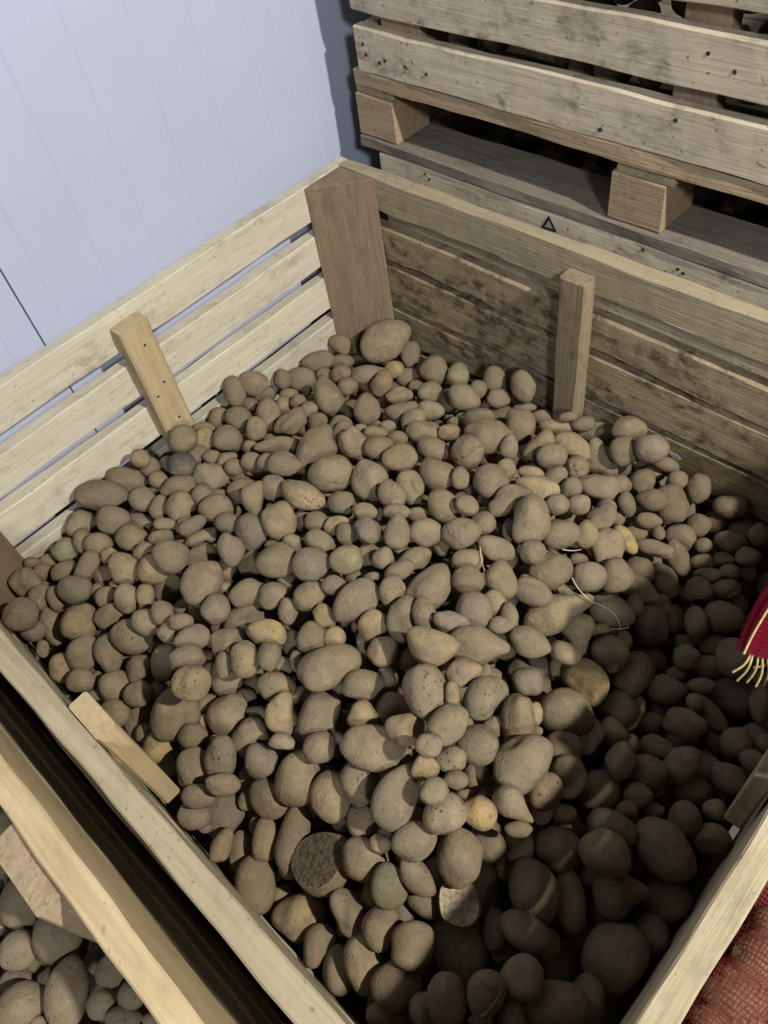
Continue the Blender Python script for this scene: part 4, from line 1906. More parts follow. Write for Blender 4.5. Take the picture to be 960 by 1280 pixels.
def tag(o, label=None, cat=None, group=None, kind=None):
    if label: o['label'] = label
    if cat: o['category'] = cat
    if group: o['group'] = group
    if kind: o['kind'] = kind
    return o

def empty(name, loc, label, cat, group=None, rotz=0.0):
    o = bpy.data.objects.new(name, None)
    COL.objects.link(o)
    o.location = loc
    o.rotation_euler = (0, 0, rotz)
    o.empty_display_size = .1
    return tag(o, label, cat, group)

def mesh_from(name, V, Fs, smooth=True):
    me = bpy.data.meshes.new(name)
    V = np.asarray(V, dtype=np.float32)
    Fs = [tuple(int(i) for i in f) for f in Fs] if not isinstance(Fs, np.ndarray) else Fs
    if isinstance(Fs, np.ndarray):
        n, k = Fs.shape
        me.vertices.add(len(V)); me.vertices.foreach_set('co', V.ravel())
        me.loops.add(n * k); me.loops.foreach_set('vertex_index', Fs.astype(np.int32).ravel())
        me.polygons.add(n)
        me.polygons.foreach_set('loop_start', np.arange(0, n * k, k, dtype=np.int32))
        me.polygons.foreach_set('loop_total', np.full(n, k, dtype=np.int32))
        me.update(calc_edges=True)
    else:
        me.from_pydata([tuple(v) for v in V], [], Fs)
        me.update()
    me.polygons.foreach_set('use_smooth', [smooth] * len(me.polygons))
    return me

# ------------------------------------------------------------------ materials
class NT:
    def __init__(s, name):
        s.m = bpy.data.materials.new(name); s.m.use_nodes = True
        s.t = s.m.node_tree; s.t.nodes.clear()
        s.out = s.n('ShaderNodeOutputMaterial')
        s.b = s.n('ShaderNodeBsdfPrincipled')
        s.t.links.new(s.b.outputs[0], s.out.inputs[0])
    def n(s, k, **kw):
        x = s.t.nodes.new(k)
        for a, v in kw.items(): setattr(x, a, v)
        return x
    def l(s, a, b): s.t.links.new(a, b)
    def noise(s, vec, scale, detail=4, rough=.55, dist=0):
        x = s.n('ShaderNodeTexNoise'); x.inputs['Scale'].default_value = scale
        x.inputs['Detail'].default_value = detail; x.inputs['Roughness'].default_value = rough
        x.inputs['Distortion'].default_value = dist
        s.l(vec, x.inputs['Vector']); return x.outputs['Fac']
    def ramp(s, fac, stops):
        x = s.n('ShaderNodeValToRGB'); e = x.color_ramp.elements
        while len(e) < len(stops): e.new(.5)
        for k, (p, c) in enumerate(stops):
            e[k].position = p; e[k].color = (*c, 1) if len(c) == 3 else c
        s.l(fac, x.inputs[0]); return x.outputs[0]
    def mix(s, fac, a, b, mode='MIX'):
        x = s.n('ShaderNodeMix', data_type='RGBA', blend_type=mode)
        for sock, v in ((x.inputs[0], fac), (x.inputs[6], a), (x.inputs[7], b)):
            if isinstance(v, (int, float)): sock.default_value = v
            elif isinstance(v, tuple): sock.default_value = (*v, 1) if len(v) == 3 else v
            else: s.l(v, sock)
        return x.outputs[2]
    def math(s, op, a, b=0.0):
        x = s.n('ShaderNodeMath', operation=op)
        for sock, v in ((x.inputs[0], a), (x.inputs[1], b)):
            if isinstance(v, (int, float)): sock.default_value = v
            else: s.l(v, sock)
        return x.outputs[0]
    def bump(s, h, strength, dist):
        x = s.n('ShaderNodeBump'); x.inputs['Strength'].default_value = strength
        x.inputs['Distance'].default_value = dist
        s.l(h, x.inputs['Height']); s.l(x.outputs[0], s.b.inputs['Normal'])
    def mapping(s, vec, scale):
        x = s.n('ShaderNodeMapping'); x.inputs['Scale'].default_value = scale
        s.l(vec, x.inputs['Vector']); return x.outputs[0]
    def shifted(s):
        tc = s.n('ShaderNodeTexCoord'); oi = s.n('ShaderNodeObjectInfo')
        k = s.n('ShaderNodeVectorMath', operation='ADD')
        c = s.n('ShaderNodeCombineXYZ')
        r = s.math('MULTIPLY', oi.outputs['Random'], 37.0)
        s.l(r, c.inputs[0]); s.l(r, c.inputs[1])
        s.l(tc.outputs['Object'], k.inputs[0]); s.l(c.outputs[0], k.inputs[1])
        return k.outputs[0], oi.outputs['Random']

def wood(name, light, dark, dirt, dirt_amt=.5, speck=.5, grain=.6, rough=.8, var=.12, cov=.48):
    """Sawn board: grain along local X, grey dirt smears, small dark specks."""
    s = NT(name); v, rnd = s.shifted()
    g = s.noise(s.mapping(v, (2.2, 34, 34)), 2.2, 6, .6, 1.2)
    fine = s.noise(s.mapping(v, (6, 160, 160)), 1.6, 3, .6)
    base = s.ramp(g, [(.34, dark), (.62, light)])
    base = s.mix(s.math('MULTIPLY', fine, .22 * grain), base, tuple(c * .5 for c in dark))
    tone = s.noise(s.mapping(v, (1.2, 5, 5)), 1.5, 2)
    base = s.mix(s.ramp(tone, [(.35, (0, 0, 0)), (.7, (var * 2,) * 3)]), base, tuple(c * .62 for c in light))
    d1 = s.noise(s.mapping(v, (1, 1.8, 1.8)), 9, 6, .62, .6)
    d2 = s.noise(s.mapping(v, (1, 1.4, 1.4)), 38, 5, .65)
    dm = s.math('MULTIPLY', s.ramp(d1, [(cov, (0, 0, 0)), (cov + .18, (1, 1, 1))]), s.ramp(d2, [(.42, (0, 0, 0)), (.60, (1, 1, 1))]))
    base = s.mix(s.math('MULTIPLY', dm, dirt_amt), base, dirt)
    d3 = s.noise(v, 120, 3, .5)
    base = s.mix(s.math('MULTIPLY', s.ramp(d3, [(.66, (0, 0, 0)), (.72, (1, 1, 1))]), speck), base, tuple(c * .5 for c in dirt))
    br = s.math('ADD', s.math('MULTIPLY', rnd, .22), .89)
    cmb = s.n('ShaderNodeVectorMath', operation='SCALE'); s.l(base, cmb.inputs[0]); s.l(br, cmb.inputs['Scale'])
    s.l(cmb.outputs[0], s.b.inputs['Base Color'])
    s.b.inputs['Roughness'].default_value = rough
    s.b.inputs['Specular IOR Level'].default_value = .25
    h = s.math('ADD', s.math('MULTIPLY', g, .8), s.math('MULTIPLY', fine, .7))
    s.bump(h, .55 * grain, .004)
    return s.m

def flat(name, col, rough=.7, metal=0.0, nscale=0, namt=.3, bump=0.0):
    s = NT(name)
    s.b.inputs['Roughness'].default_value = rough
    s.b.inputs['Metallic'].default_value = metal
    s.b.inputs['Specular IOR Level'].default_value = .3
    if nscale:
        tc = s.n('ShaderNodeTexCoord')
        f = s.noise(tc.outputs['Object'], nscale, 5, .6)
        s.l(s.mix(s.ramp(f, [(.35, (0, 0, 0)), (.7, (1, 1, 1))]), col, tuple(c * (1 - namt) for c in col)), s.b.inputs['Base Color'])
        if bump: s.bump(f, bump, .01)
    else:
        s.b.inputs['Base Color'].default_value = (*col, 1)
    return s.m

def potato_material():
    s = NT('potato_skin')
    at = s.n('ShaderNodeAttribute', attribute_name='skin')
    v, rnd = s.shifted()
    dust = s.noise(v, 34, 5, .62, .4)
    blotch = s.noise(v, 75, 5, .65)
    fine = s.noise(v, 420, 3, .6)
    base = s.mix(s.math('MULTIPLY', s.ramp(dust, [(.42, (0, 0, 0)), (.60, (1, 1, 1))]), .70), at.outputs['Color'], (.168, .136, .092))
    pale = s.noise(v, 52, 4, .6, .8)
    base = s.mix(s.math('MULTIPLY', s.ramp(pale, [(.55, (0, 0, 0)), (.75, (1, 1, 1))]), .55), base, (.32, .262, .172))
    base = s.mix(s.math('MULTIPLY', s.ramp(blotch, [(.56, (0, 0, 0)), (.72, (1, 1, 1))]), .5), base, (.125, .094, .060))
    base = s.mix(s.math('MULTIPLY', s.ramp(fine, [(.45, (0, 0, 0)), (.72, (1, 1, 1))]), .16), base, (.13, .10, .066))
    # rough dark freckles, stronger on scabbed tubers (alpha of the skin attribute)
    vo = s.n('ShaderNodeTexVoronoi', feature='F1'); vo.inputs['Scale'].default_value = 150
    s.l(v, vo.inputs['Vector'])
    fr = s.math('MULTIPLY', s.ramp(vo.outputs['Distance'], [(.16, (1, 1, 1)), (.34, (0, 0, 0))]),
                s.ramp(blotch, [(.45, (0, 0, 0)), (.55, (1, 1, 1))]))
    base = s.mix(s.math('MULTIPLY', fr, s.math('ADD', s.math('MULTIPLY', at.outputs['Alpha'], .85), .03)), base, (.05, .036, .024))
    s.l(base, s.b.inputs['Base Color'])
    s.b.inputs['Roughness'].default_value = .78
    s.b.inputs['Specular IOR Level'].default_value = .22
    h = s.math('ADD', s.math('MULTIPLY', blotch, .8), s.math('MULTIPLY', fine, .15))
    h = s.math('SUBTRACT', h, s.math('MULTIPLY', fr, .25))
    s.bump(h, .75, .004)
    return s.m

M = dict(
    pale=wood('pale_dusty_wood', (.63, .585, .465), (.535, .485, .37), (.27, .235, .17), .62, .45, .4, var=.08),
    weather=wood('weathered_dirty_wood', (.40, .325, .205), (.25, .195, .118), (.075, .058, .038), .95, .8, .55, var=.3, cov=.40),
    rim=wood('rough_sawn_wood', (.465, .40, .265), (.36, .30, .188), (.20, .16, .10), .55, .5, .8, var=.18),
    post=wood('brown_post_wood', (.265, .20, .135), (.185, .135, .088), (.10, .07, .05), .5, .5, .9, var=.2),
    batten=wood('yellow_batten_wood', (.53, .425, .25), (.44, .34, .19), (.22, .155, .08), .35, .3, .4, var=.1),
    dirtyb=wood('dirty_batten_wood', (.34, .275, .18), (.24, .19, .118), (.09, .07, .045), .6, .6, .7, var=.2),
    stack=wood('pale_stack_wood', (.62, .55, .41), (.50, .43, .31), (.16, .125, .085), .8, .7, .45, var=.14),
    greywood=wood('grey_pallet_wood', (.27, .235, .19), (.18, .155, .12), (.07, .058, .045), .5, .4, .6, var=.15),
    blockw=wood('pallet_block_wood', (.44, .34, .22), (.32, .235, .14), (.12, .09, .06), .6, .5, .9, var=.15),
    nail=flat('rusty_nail_metal', (.06, .045, .035), .55, .6),
    ink=flat('navy_marker_ink', (.012, .014, .05), .6),
    scuff=flat('whitish_scuff', (.55, .52, .46), .8, 0, 200, .4),
)
M['potato'] = potato_material()
M['cut_pale'] = flat('dried_cut_potato_flesh', (.56, .46, .32), .85, 0, 160, .6, .6)
M['cut_dark'] = flat('dark_dried_cut_flesh', (.155, .12, .075), .9, 0, 120, .6, 1.0)
M['straw'] = flat('dry_root_fibre', (.55, .46, .30), .8)

# ------------------------------------------------------------------ boards
def board_mesh(L, W, T, rng, jit=.0012, wane=0.0, bow=0.0, bev=.0022, twist=0.0, capn=2):
    n = max(6, int(L / .03))
    prof = []
    for sx, sy in ((1, 1), (-1, 1), (-1, -1), (1, -1)):
        y, z = sx * W / 2, sy * T / 2
        if sx * sy > 0: prof += [(y, z - sy * bev, sx, sy), (y - sx * bev, z, sx, sy)]
        else: prof += [(y - sx * bev, z, sx, sy), (y, z - sy * bev, sx, sy)]
    ph = [[rng.uniform(0, 6.28) for _ in range(4)] for _ in range(8)]
    V, Fs = [], []
    for i in range(n + 1):
        x = -L / 2 + L * i / n
        u = 2 * x / L
        for k, (y, z, sx, sy) in enumerate(prof):
            p = ph[(0 if sx > 0 else 2) + (0 if sy > 0 else 1)]
            dy = jit * (math.sin(x * 13 + p[0]) + .45 * math.sin(x * 37 + p[1]))
            if sx < 0: dy += wane * (math.sin(x * 17 + p[3]) + .6 * math.sin(x * 47 + p[0]) + .5 * math.sin(x * 83 + p[2])) * .5
            dz = jit * .6 * (math.sin(x * 11 + p[2]) + .6 * math.sin(x * 53 + p[3]))
            V.append((x, y + dy, z + dz + bow * (1 - u * u)))
    for i in range(n):
        for k in range(8):
            a = i * 8 + k; b = i * 8 + (k + 1) % 8
            Fs.append((a, a + 8, b + 8, b))
    Fs.append(tuple(range(8)))
    Fs.append(tuple(range(n * 8 + 7, n * 8 - 1, -1)))
    me = mesh_from('board', V, Fs, False)
    bm = bmesh.new(); bm.from_mesh(me); bmesh.ops.recalc_face_normals(bm, faces=bm.faces); bm.to_mesh(me); bm.free()
    return me

def board(name, L, W, T, centre, ax, mat, parent, seed, **kw):
    """ax: world directions of local X (length), Y (width), Z (thickness)."""
    o = link(name, board_mesh(L, W, T, random.Random(seed), **kw), mat, parent)
    R = Matrix((ax[0], ax[1], ax[2])).transposed()
    o.location = Vector(centre) - (parent.location if parent else Vector((0, 0, 0)))
    o.rotation_mode = 'QUATERNION'; o.rotation_quaternion = R.to_quaternion()
    return o

def nail_mesh(r=.0026):
    V = []; n = 8
    for z, k in ((-.002, 1), (.0006, 1), (.0012, .6)):
        V += [(r * k * math.cos(2 * PI * i / n), r * k * math.sin(2 * PI * i / n), z) for i in range(n)]
    Fs = [tuple(j * n + q for q in (i, (i + 1) % n)) + tuple((j + 1) * n + q for q in ((i + 1) % n, i)) for j in range(2) for i in range(n)]
    Fs.append(tuple(2 * n + i for i in range(n)))
    return mesh_from('nail', V, Fs, False)
NAIL = nail_mesh(); NAIL.materials.append(M['nail'])

def nail(parent, x, y, z, scale=1.0):
    o = link('nail', NAIL, None, parent); o.location = (x, y, z); o.scale = (scale,) * 3
    return o

def prism(name, pts, z0, z1, mat, parent, bev=.003):
    """Upright post with polygon plan pts (world xy), local X along its height so that the grain runs up."""
    cx = sum(p[0] for p in pts) / len(pts); cy = sum(p[1] for p in pts) / len(pts)
    bm = bmesh.new(); n = 14
    rings = []
    for i in range(n + 1):
        h = (z1 - z0) * i / n - (z1 - z0) / 2
        rings.append([bm.verts.new((h, p[0] - cx, p[1] - cy)) for p in pts])
    k = len(pts)
    for i in range(n):
        for j in range(k):
            bm.faces.new((rings[i][j], rings[i][(j + 1) % k], rings[i + 1][(j + 1) % k], rings[i + 1][j]))
    bm.faces.new(rings[0]); bm.faces.new(rings[-1])
    bmesh.ops.recalc_face_normals(bm, faces=bm.faces)
    sharp = [e for e in bm.edges if len(e.link_faces) == 2 and e.calc_face_angle() > .5]
    bmesh.ops.bevel(bm, geom=sharp, offset=bev, segments=2, profile=.6, affect='EDGES')
    me = bpy.data.meshes.new(name); bm.to_mesh(me); bm.free()
    o = link(name, me, mat, parent)
    R = Matrix(((0, 0, 1), (1, 0, 0), (0, 1, 0))).transposed()
    o.location = Vector((cx, cy, (z0 + z1) / 2)) - parent.location
    o.rotation_mode = 'QUATERNION'; o.rotation_quaternion = R.to_quaternion()
    return o

X, Y, Z = (1, 0, 0), (0, 1, 0), (0, 0, 1)
nX, nY = (-1, 0, 0), (0, -1, 0)
FLOOR = -.76
TH = .028

# ------------------------------------------------------------------ main crate
LX, LY = 1.2, 1.0167
def main_crate():
    r = empty('potato_crate', (LX / 2, -LY / 2, FLOOR), 'open slatted wooden crate filled with a heap of loose potatoes', 'crate', 'slatted potato crates')
    # pale side against the white wall
    for k, (a, b) in enumerate([(0, -.0757), (-.1088, -.181), (-.2098, -.287), (-.317, -.395), (-.420, -.498), (-.523, -.60)]):
        board('side_board', LY + 2 * TH, a - b, TH, (-TH / 2, -LY / 2, (a + b) / 2), (Y, Z, X), M['pale'], r, 10 + k, jit=.0011)
    # weathered side towards the stack
    far = [((0, -.068), (0, -.0725)), ((-.107, -.181), (-.119, -.190)), ((-.196, -.293), (-.207, -.296)), ((-.306, -.394), (-.310, -.394)), ((-.41, -.49), (-.41, -.49)), ((-.51, -.60), (-.51, -.60))]
    for k, ((a0, b0), (a1, b1)) in enumerate(far):
        zc0, zc1 = (a0 + b0) / 2, (a1 + b1) / 2
        sl = (zc1 - zc0) / .9
        ang = math.atan(sl)
        d = (math.cos(ang), 0, math.sin(ang)); u = (-math.sin(ang), 0, math.cos(ang))
        r_far = board('side_board', LX, (a0 - b0 + a1 - b1) / 2, TH, (LX / 2, TH / 2, (zc0 + zc1) / 2 + sl * .05), (d, u, nY), M['weather'] if k else M['rim'], r, 30 + k, jit=.0014, wane=.004)
        if k == 3:
            zc = (zc0 + zc1) / 2 + sl * .05; n = 16; rg = random.Random(3)
            ring = []
            for i in range(n):
                q = 2 * PI * i / n; m = rg.uniform(.75, 1.15)
                ring.append((.799 - LX / 2 + .013 * m * math.cos(q) + .002 * math.sin(q), -.342 - zc + .0065 * m * math.sin(q) - .5 * .013 * m * math.cos(q) * .6))
            V = [(x, y, TH / 2 + .0004) for x, y in ring] + [(x * 1, y, TH / 2 + .0012) for x, y in ring]
            F = [tuple(range(n, 2 * n))] + [(i, (i + 1) % n, n + (i + 1) % n, n + i) for i in range(n)]
            sc = link('paint_scuff', mesh_from('paint_scuff', V, F, False), M['scuff'], r_far); sc['label'] = 'small whitish scuff'
    # near side and right side
    for k, (a, b) in enumerate([(.003, -.076), (-.107, -.185), (-.214, -.292), (-.32, -.397), (-.424, -.50), (-.526, -.60)]):
        board('side_board', LX + TH * 2, a - b, TH, (LX / 2, -LY - TH / 2, (a + b) / 2), (X, Z, nY), M['rim'], r, 50 + k, jit=.0016, bow=(.012 if k else 0))
    for k, (a, b) in enumerate([(-.003, -.078), (-.112, -.186), (-.219, -.294), (-.324, -.40), (-.428, -.502), (-.53, -.60)]):
        board('side_board', LY, a - b, TH, (LX + TH / 2, -LY / 2, (a + b) / 2), (nY, Z, nX) if False else (Y, Z, X), M['rim'], r, 70 + k, jit=.0014, bow=(.005 if k else 0))
    # triangular corner posts
    e = .0995
    prism('corner_post', [(.0005, -.0005), (.0005, -e), (e, -.0005)], -.60, -.001, M['post'], r)
    prism('corner_post', [(.0005, -LY + .0005), (.088, -LY + .0005), (.0005, -LY + .094)], -.60, -.006, M['post'], r)
    prism('corner_post', [(LX - .0005, -.0005), (LX - e, -.0005), (LX - .0005, -e)], -.60, -.004, M['post'], r)
    prism('corner_post', [(LX - .0005, -LY + .0005), (LX - .0005, -LY + .07), (LX - .07, -LY + .0005)], -.60, -.006, M['post'], r)
    # battens nailed inside the slats
    b = board('batten', .575, .0604, .0345, (.0178, -.548, -.022 - .575 / 2), ((0, 0, -1), Y, X), M['batten'], r, 90, jit=.0006, bev=.004)
    for x, y in ((-.245, .004), (-.155, .008), (-.135, -.015), (-.065, .006)): nail(b, x, y, .0172, 1.0)
    b = board('batten', .565, .054, .0335, (.577, -.0172, -.033 - .565 / 2), ((0, 0, -1), nX, nY), M['dirtyb'], r, 91, jit=.0009, bev=.005)
    for x, y in ((-.25, .006), (-.225, -.004), (-.17, .01), (-.06, 0)): nail(b, x, y, .0168, .9)
    board('batten', .215, .063, .0250, (.6085, -LY + .0132, -.002 - .1075), ((0, 0, -1), nX, Y), M['batten'], r, 92, jit=.0008, bev=.003)
    board('batten', .30, .062, .0250, (LX - .0130, -.51, -.004 - .15), ((0, 0, -1), nY, nX), M['rim'], r, 93, jit=.0008, bev=.003)
    pallet_base(r, LX, LY, (0, -LY), -.60)
    return r

def pallet_base(r, lx, ly, corner, ztop, mats=('greywood', 'blockw', 'rim'), zf=None):
    """Slatted floor, cross stringers, nine blocks and three ground boards under the slatted sides."""
    x0, y0 = corner
    zf = FLOOR if zf is None else zf
    hb = ztop - zf                       # whole height below the first side board
    n = 9
    for k in range(n):
        w = lx / n - .012
        board('floor_board', ly + .05, w, .018, (x0 + lx * (k + .5) / n, y0 + ly / 2, ztop - .012), (Y, X, Z) if False else (Y, nX, Z), M[mats[0]], r, 200 + k)
    for k in range(3):
        yy = y0 + (0.048, ly / 2, ly - .048)[k]
        board('stringer', lx + .05, .096, .020, (x0 + lx / 2, yy, ztop - .033), (X, Y, Z), M[mats[2]], r, 220 + k)
        board('ground_board', lx + .05, .10, .021, (x0 + lx / 2, yy, zf + .0108), (X, Y, Z), M[mats[0]], r, 230 + k)
        for j in range(3):
            xx = x0 + (.048, lx / 2, lx - .048)[j]
            h = (ztop - .0435) - (zf + .0218)
            board('block', .095, .095, h, (xx, yy, zf + .0218 + h / 2), (X, Y, Z), M[mats[1]], r, 240 + 3 * k + j, jit=.0008)

# ------------------------------------------------------------------ neighbour crate (lower edge of the photo)
def near_crate():
    ya, lx, ly = -1.122, 1.2, 1.0
    r = empty('potato_crate', (lx / 2, ya - ly / 2, FLOOR), 'second slatted crate across the dark gap, only its yellowish rim and some potatoes showing', 'crate', 'slatted potato crates')
    for k, (a, b) in enumerate([(.025, -.10), (-.118, -.205), (-.225, -.31), (-.33, -.41), (-.43, -.51), (-.53, -.60)]):
        board('side_board', lx + TH * 2, a - b, TH, (lx / 2, ya + TH / 2, (a + b) / 2), (X, Z, nY), M['batten'] if k == 0 else M['rim'], r, 300 + k, jit=.0018)
        board('side_board', lx + TH * 2, a - b, TH, (lx / 2, ya - ly - TH / 2, (a + b) / 2), (X, Z, nY), M['rim'], r, 310 + k)
        board('side_board', ly, a - b, TH, (-TH / 2, ya - ly / 2, (a + b) / 2), (Y, Z, X), M['rim'], r, 320 + k)
        board('side_board', ly, a - b, TH, (lx + TH / 2, ya - ly / 2, (a + b) / 2), (Y, Z, X), M['rim'], r, 330 + k)
    e = .095
    for sx in (0, 1):
        for sy in (0, 1):
            cx, cy = sx * lx, ya - sy * ly
            qx, qy = (1 if sx == 0 else -1), (-1 if sy == 0 else 1)
            prism('corner_post', [(cx + qx * .0005, cy + qy * .0005), (cx + qx * e, cy + qy * .0005), (cx + qx * .0005, cy + qy * e)], -.60, .015, M['post'], r)
    board('batten', .14, .098, .030, (.704, ya - .0157, .012 - .07), ((0, 0, -1), X, nY), M['blockw'], r, 341, jit=.0012, bev=.003)
    pallet_base(r, lx, ly, (0, ya - ly), -.60)
    return r

# ------------------------------------------------------------------ stack at the back
SA = Vector((.041, .078, 0)); SANG = math.atan2(-.011, .81)
def SP(u, v, z):
    c, s = math.cos(SANG), math.sin(SANG)
    return (SA.x + c * u - s * v, SA.y + s * u + c * v, z)
SU = (math.cos(SANG), math.sin(SANG), 0); SV = (-math.sin(SANG), math.cos(SANG), 0); nSU = tuple(-c for c in SU); nSV = tuple(-c for c in SV)

def stack_crates():
    L, D = 1.25, 1.0
    lo = empty('potato_crate', SP(L / 2, D / 2, FLOOR), 'lower slatted crate behind the heap, a small triangle marked on its pale board', 'crate', 'slatted potato crates')
    for k, (a, b) in enumerate([(-.002, -.095), (-.125, -.20), (-.23, -.305), (-.335, -.41), (-.44, -.515), (-.535, -.60)]):
        o = board('side_board', L, a - b, .024, SP(L / 2 - .004, .013, (a + b) / 2), (SU, Z, nSV), M['stack'], lo, 400 + k)
        if k == 0: face = o
        board('side_board', L, a - b, .024, SP(L / 2 - .004, D - .013, (a + b) / 2), (SU, Z, nSV), M['stack'], lo, 410 + k)
        board('side_board', D - .056, a - b, .024, SP(.009, D / 2, (a + b) / 2), (SV, Z, SU), M['stack'], lo, 420 + k)
        board('side_board', D - .056, a - b, .024, SP(L - .017, D / 2, (a + b) / 2), (SV, Z, SU), M['stack'], lo, 430 + k)
    # the marked triangle, in the board's own coordinates (x along, y up, z out)
    pts = [(.413, -.0065), (.398, -.0345), (.4315, -.0335)]
    cz = (-.002 - .095) / 2
    P = [(u - (L / 2 - .004), z - cz) for u, z in pts]
    cx = sum(p[0] for p in P) / 3; cy = sum(p[1] for p in P) / 3
    Q = [(cx + (p[0] - cx) * .58, cy + (p[1] - cy) * .58) for p in P]
    V = [(p[0], p[1], .0128) for p in P] + [(p[0], p[1], .0128) for p in Q] + [(p[0], p[1], .0135) for p in P] + [(p[0], p[1], .0135) for p in Q]
    Fs = []
    for i in range(3):
        j = (i + 1) % 3
        Fs += [(6 + i, 6 + j, 9 + j, 9 + i), (i, j, 6 + j, 6 + i), (3 + i, 9 + i, 9 + j, 3 + j)]
    t = link('triangle_mark', mesh_from('triangle_mark', V, Fs, False), M['ink'], face)
    t['label'] = 'small navy blue outlined triangle'
    for u, z in ((.12, -.012), (.13, -.02), (.60, -.008), (.665, -.02), (.675, -.024), (.84, -.03)): nail(face, u - (L / 2 - .004), z - cz, .0125, 1)
    for i, (u, v) in enumerate(((.07, .075), (L - .09, .075), (.07, D - .075), (L - .09, D - .075))):
        x, y, _ = SP(u, v, 0); h = .045
        prism('corner_post', [(x - h, y - h), (x + h, y - h), (x + h, y + h), (x - h, y + h)], -.60, -.004, M['blockw'], lo)
    n = 9
    for k in range(n):
        board('floor_board', D - .06, L / n - .015, .018, SP(L * (k + .5) / n, D / 2, -.612), (SV, nSU, Z), M['greywood'], lo, 440 + k)
    for k in range(3):
        v = (.05, D / 2, D - .05)[k]
        board('stringer', L, .096, .020, SP(L / 2, v, -.633), (SU, SV, Z), M['rim'], lo, 450 + k)
        board('ground_board', L, .10, .021, SP(L / 2, v, FLOOR + .0108), (SU, SV, Z), M['greywood'], lo, 455 + k)
        for j in range(3):
            h = (-.6435) - (FLOOR + .0218)
            board('block', .095, .095, h, SP((.05, L / 2, L - .05)[j], v, FLOOR + .0218 + h / 2), (SU, SV, Z), M['blockw'], lo, 460 + 3 * k + j)

    up = empty('potato_crate', SP(L / 2 - .03, D / 2, 0), 'upper slatted crate with pallet blocks, stacked on top of the crate behind the heap', 'crate', 'slatted potato crates')
    u0 = -.053
    for k in range(3):
        v = (.052, D / 2, D - .05)[k]
        board('ground_board', L, .105 if k else .112, .022, SP(u0 + L / 2, v + .003, .0125), (SU, SV, Z), M['greywood'], up, 500 + k, jit=.0015)
        board('stringer', L, .10, .027, SP(u0 + L / 2 + .006, v + .001, .1355), (SU, SV, Z), M['blockw'], up, 505 + k, jit=.0015)
        for j, uc in enumerate((u0 + .049, .5725, u0 + L - .05)):
            board('block', .0985 if j == 0 else .094, .098, .0795, SP(uc, v + .002, .0245 + .04), (SU, SV, Z), M['blockw'], up, 510 + 3 * k + j, jit=.001)
            if k == 0:
                board('cross_board', D - .02, .1 if j == 0 else .1, .0165, SP(uc + (.008 if j else 0), D / 2, .1133), (SV, nSU, Z), M['rim'] if j else M['blockw'], up, 530 + j, jit=.001)
    rows = [(.1505, .2265), (.2525, .3245), (.353, .43), (.457, .533), (.56, .636), (.66, .735)]
    for k, (a, b) in enumerate(rows):
        o = board('side_board', L - .03, b - a, .024, SP(u0 + .025 + (L - .03) / 2, .013, (a + b) / 2), (SU, Z, nSV), M['stack'], up, 540 + k, jit=.0014)
        if k == 0:
            for u, z in ((-.008, .20), (-.003, .183), (.045, .181), (.095, .18), (.145, .177), (.03, .175), (.62, .207), (.5, .165)): nail(o, u - (u0 + .025 + (L - .03) / 2), z - (a + b) / 2, .0125, 1.25)
        if k == 1:
            for u, z in ((.65, .30), (.69, .285), (.02, .305), (.24, .31)): nail(o, u - (u0 + .025 + (L - .03) / 2), z - (a + b) / 2, .0125, 1.1)
        board('side_board', L - .03, b - a, .024, SP(u0 + .025 + (L - .03) / 2, D - .013, (a + b) / 2), (SU, Z, nSV), M['stack'], up, 550 + k)
        board('side_board', D - .056, b - a, .024, SP(u0 + .038, D / 2, (a + b) / 2), (SV, Z, SU), M['stack'], up, 560 + k)
        board('side_board', D - .056, b - a, .024, SP(u0 + L - .02, D / 2, (a + b) / 2), (SV, Z, SU), M['stack'], up, 570 + k)
    for i, (u, v, w) in enumerate(((.072, .067, .047), (L - .125, .067, .045), (.072, D - .07, .045), (L - .125, D - .07, .045), (.628, .043, .033))):
        x, y, _ = SP(u, v, 0); d = w if i < 4 else .0165
        prism('corner_post' if i < 4 else 'batten', [(x - w, y - d), (x + w, y - d), (x + w, y + d), (x - w, y + d)], .151, .735, M['blockw'], up)
    for k in range(9):
        board('floor_board', L - .09, D / 9 - .02, .016, SP(u0 + L / 2, .05 + (D - .1) * (k + .5) / 9, .158), (SU, SV, Z), M['greywood'], up, 580 + k)
    return lo, up

# ------------------------------------------------------------------ potatoes
def ico(level):
    bm = bmesh.new(); bmesh.ops.create_icosphere(bm, subdivisions=level, radius=1)
    V = np.array([v.co[:] for v in bm.verts]); Fs = np.array([[v.index for v in f.verts] for f in bm.faces], dtype=np.int32)
    bm.free(); V /= np.linalg.norm(V, axis=1)[:, None]
    return V, Fs
ICO = {k: ico(k) for k in (3, 4, 5, 6)}

SKIN = {'': (.270, .212, .132), 'y': (.335, .255, .142), 'Y': (.46,.335,.155), 'g': (.235, .190, .138), 'G': (.265, .245, .135), 'W': (.10, .095, .085)}

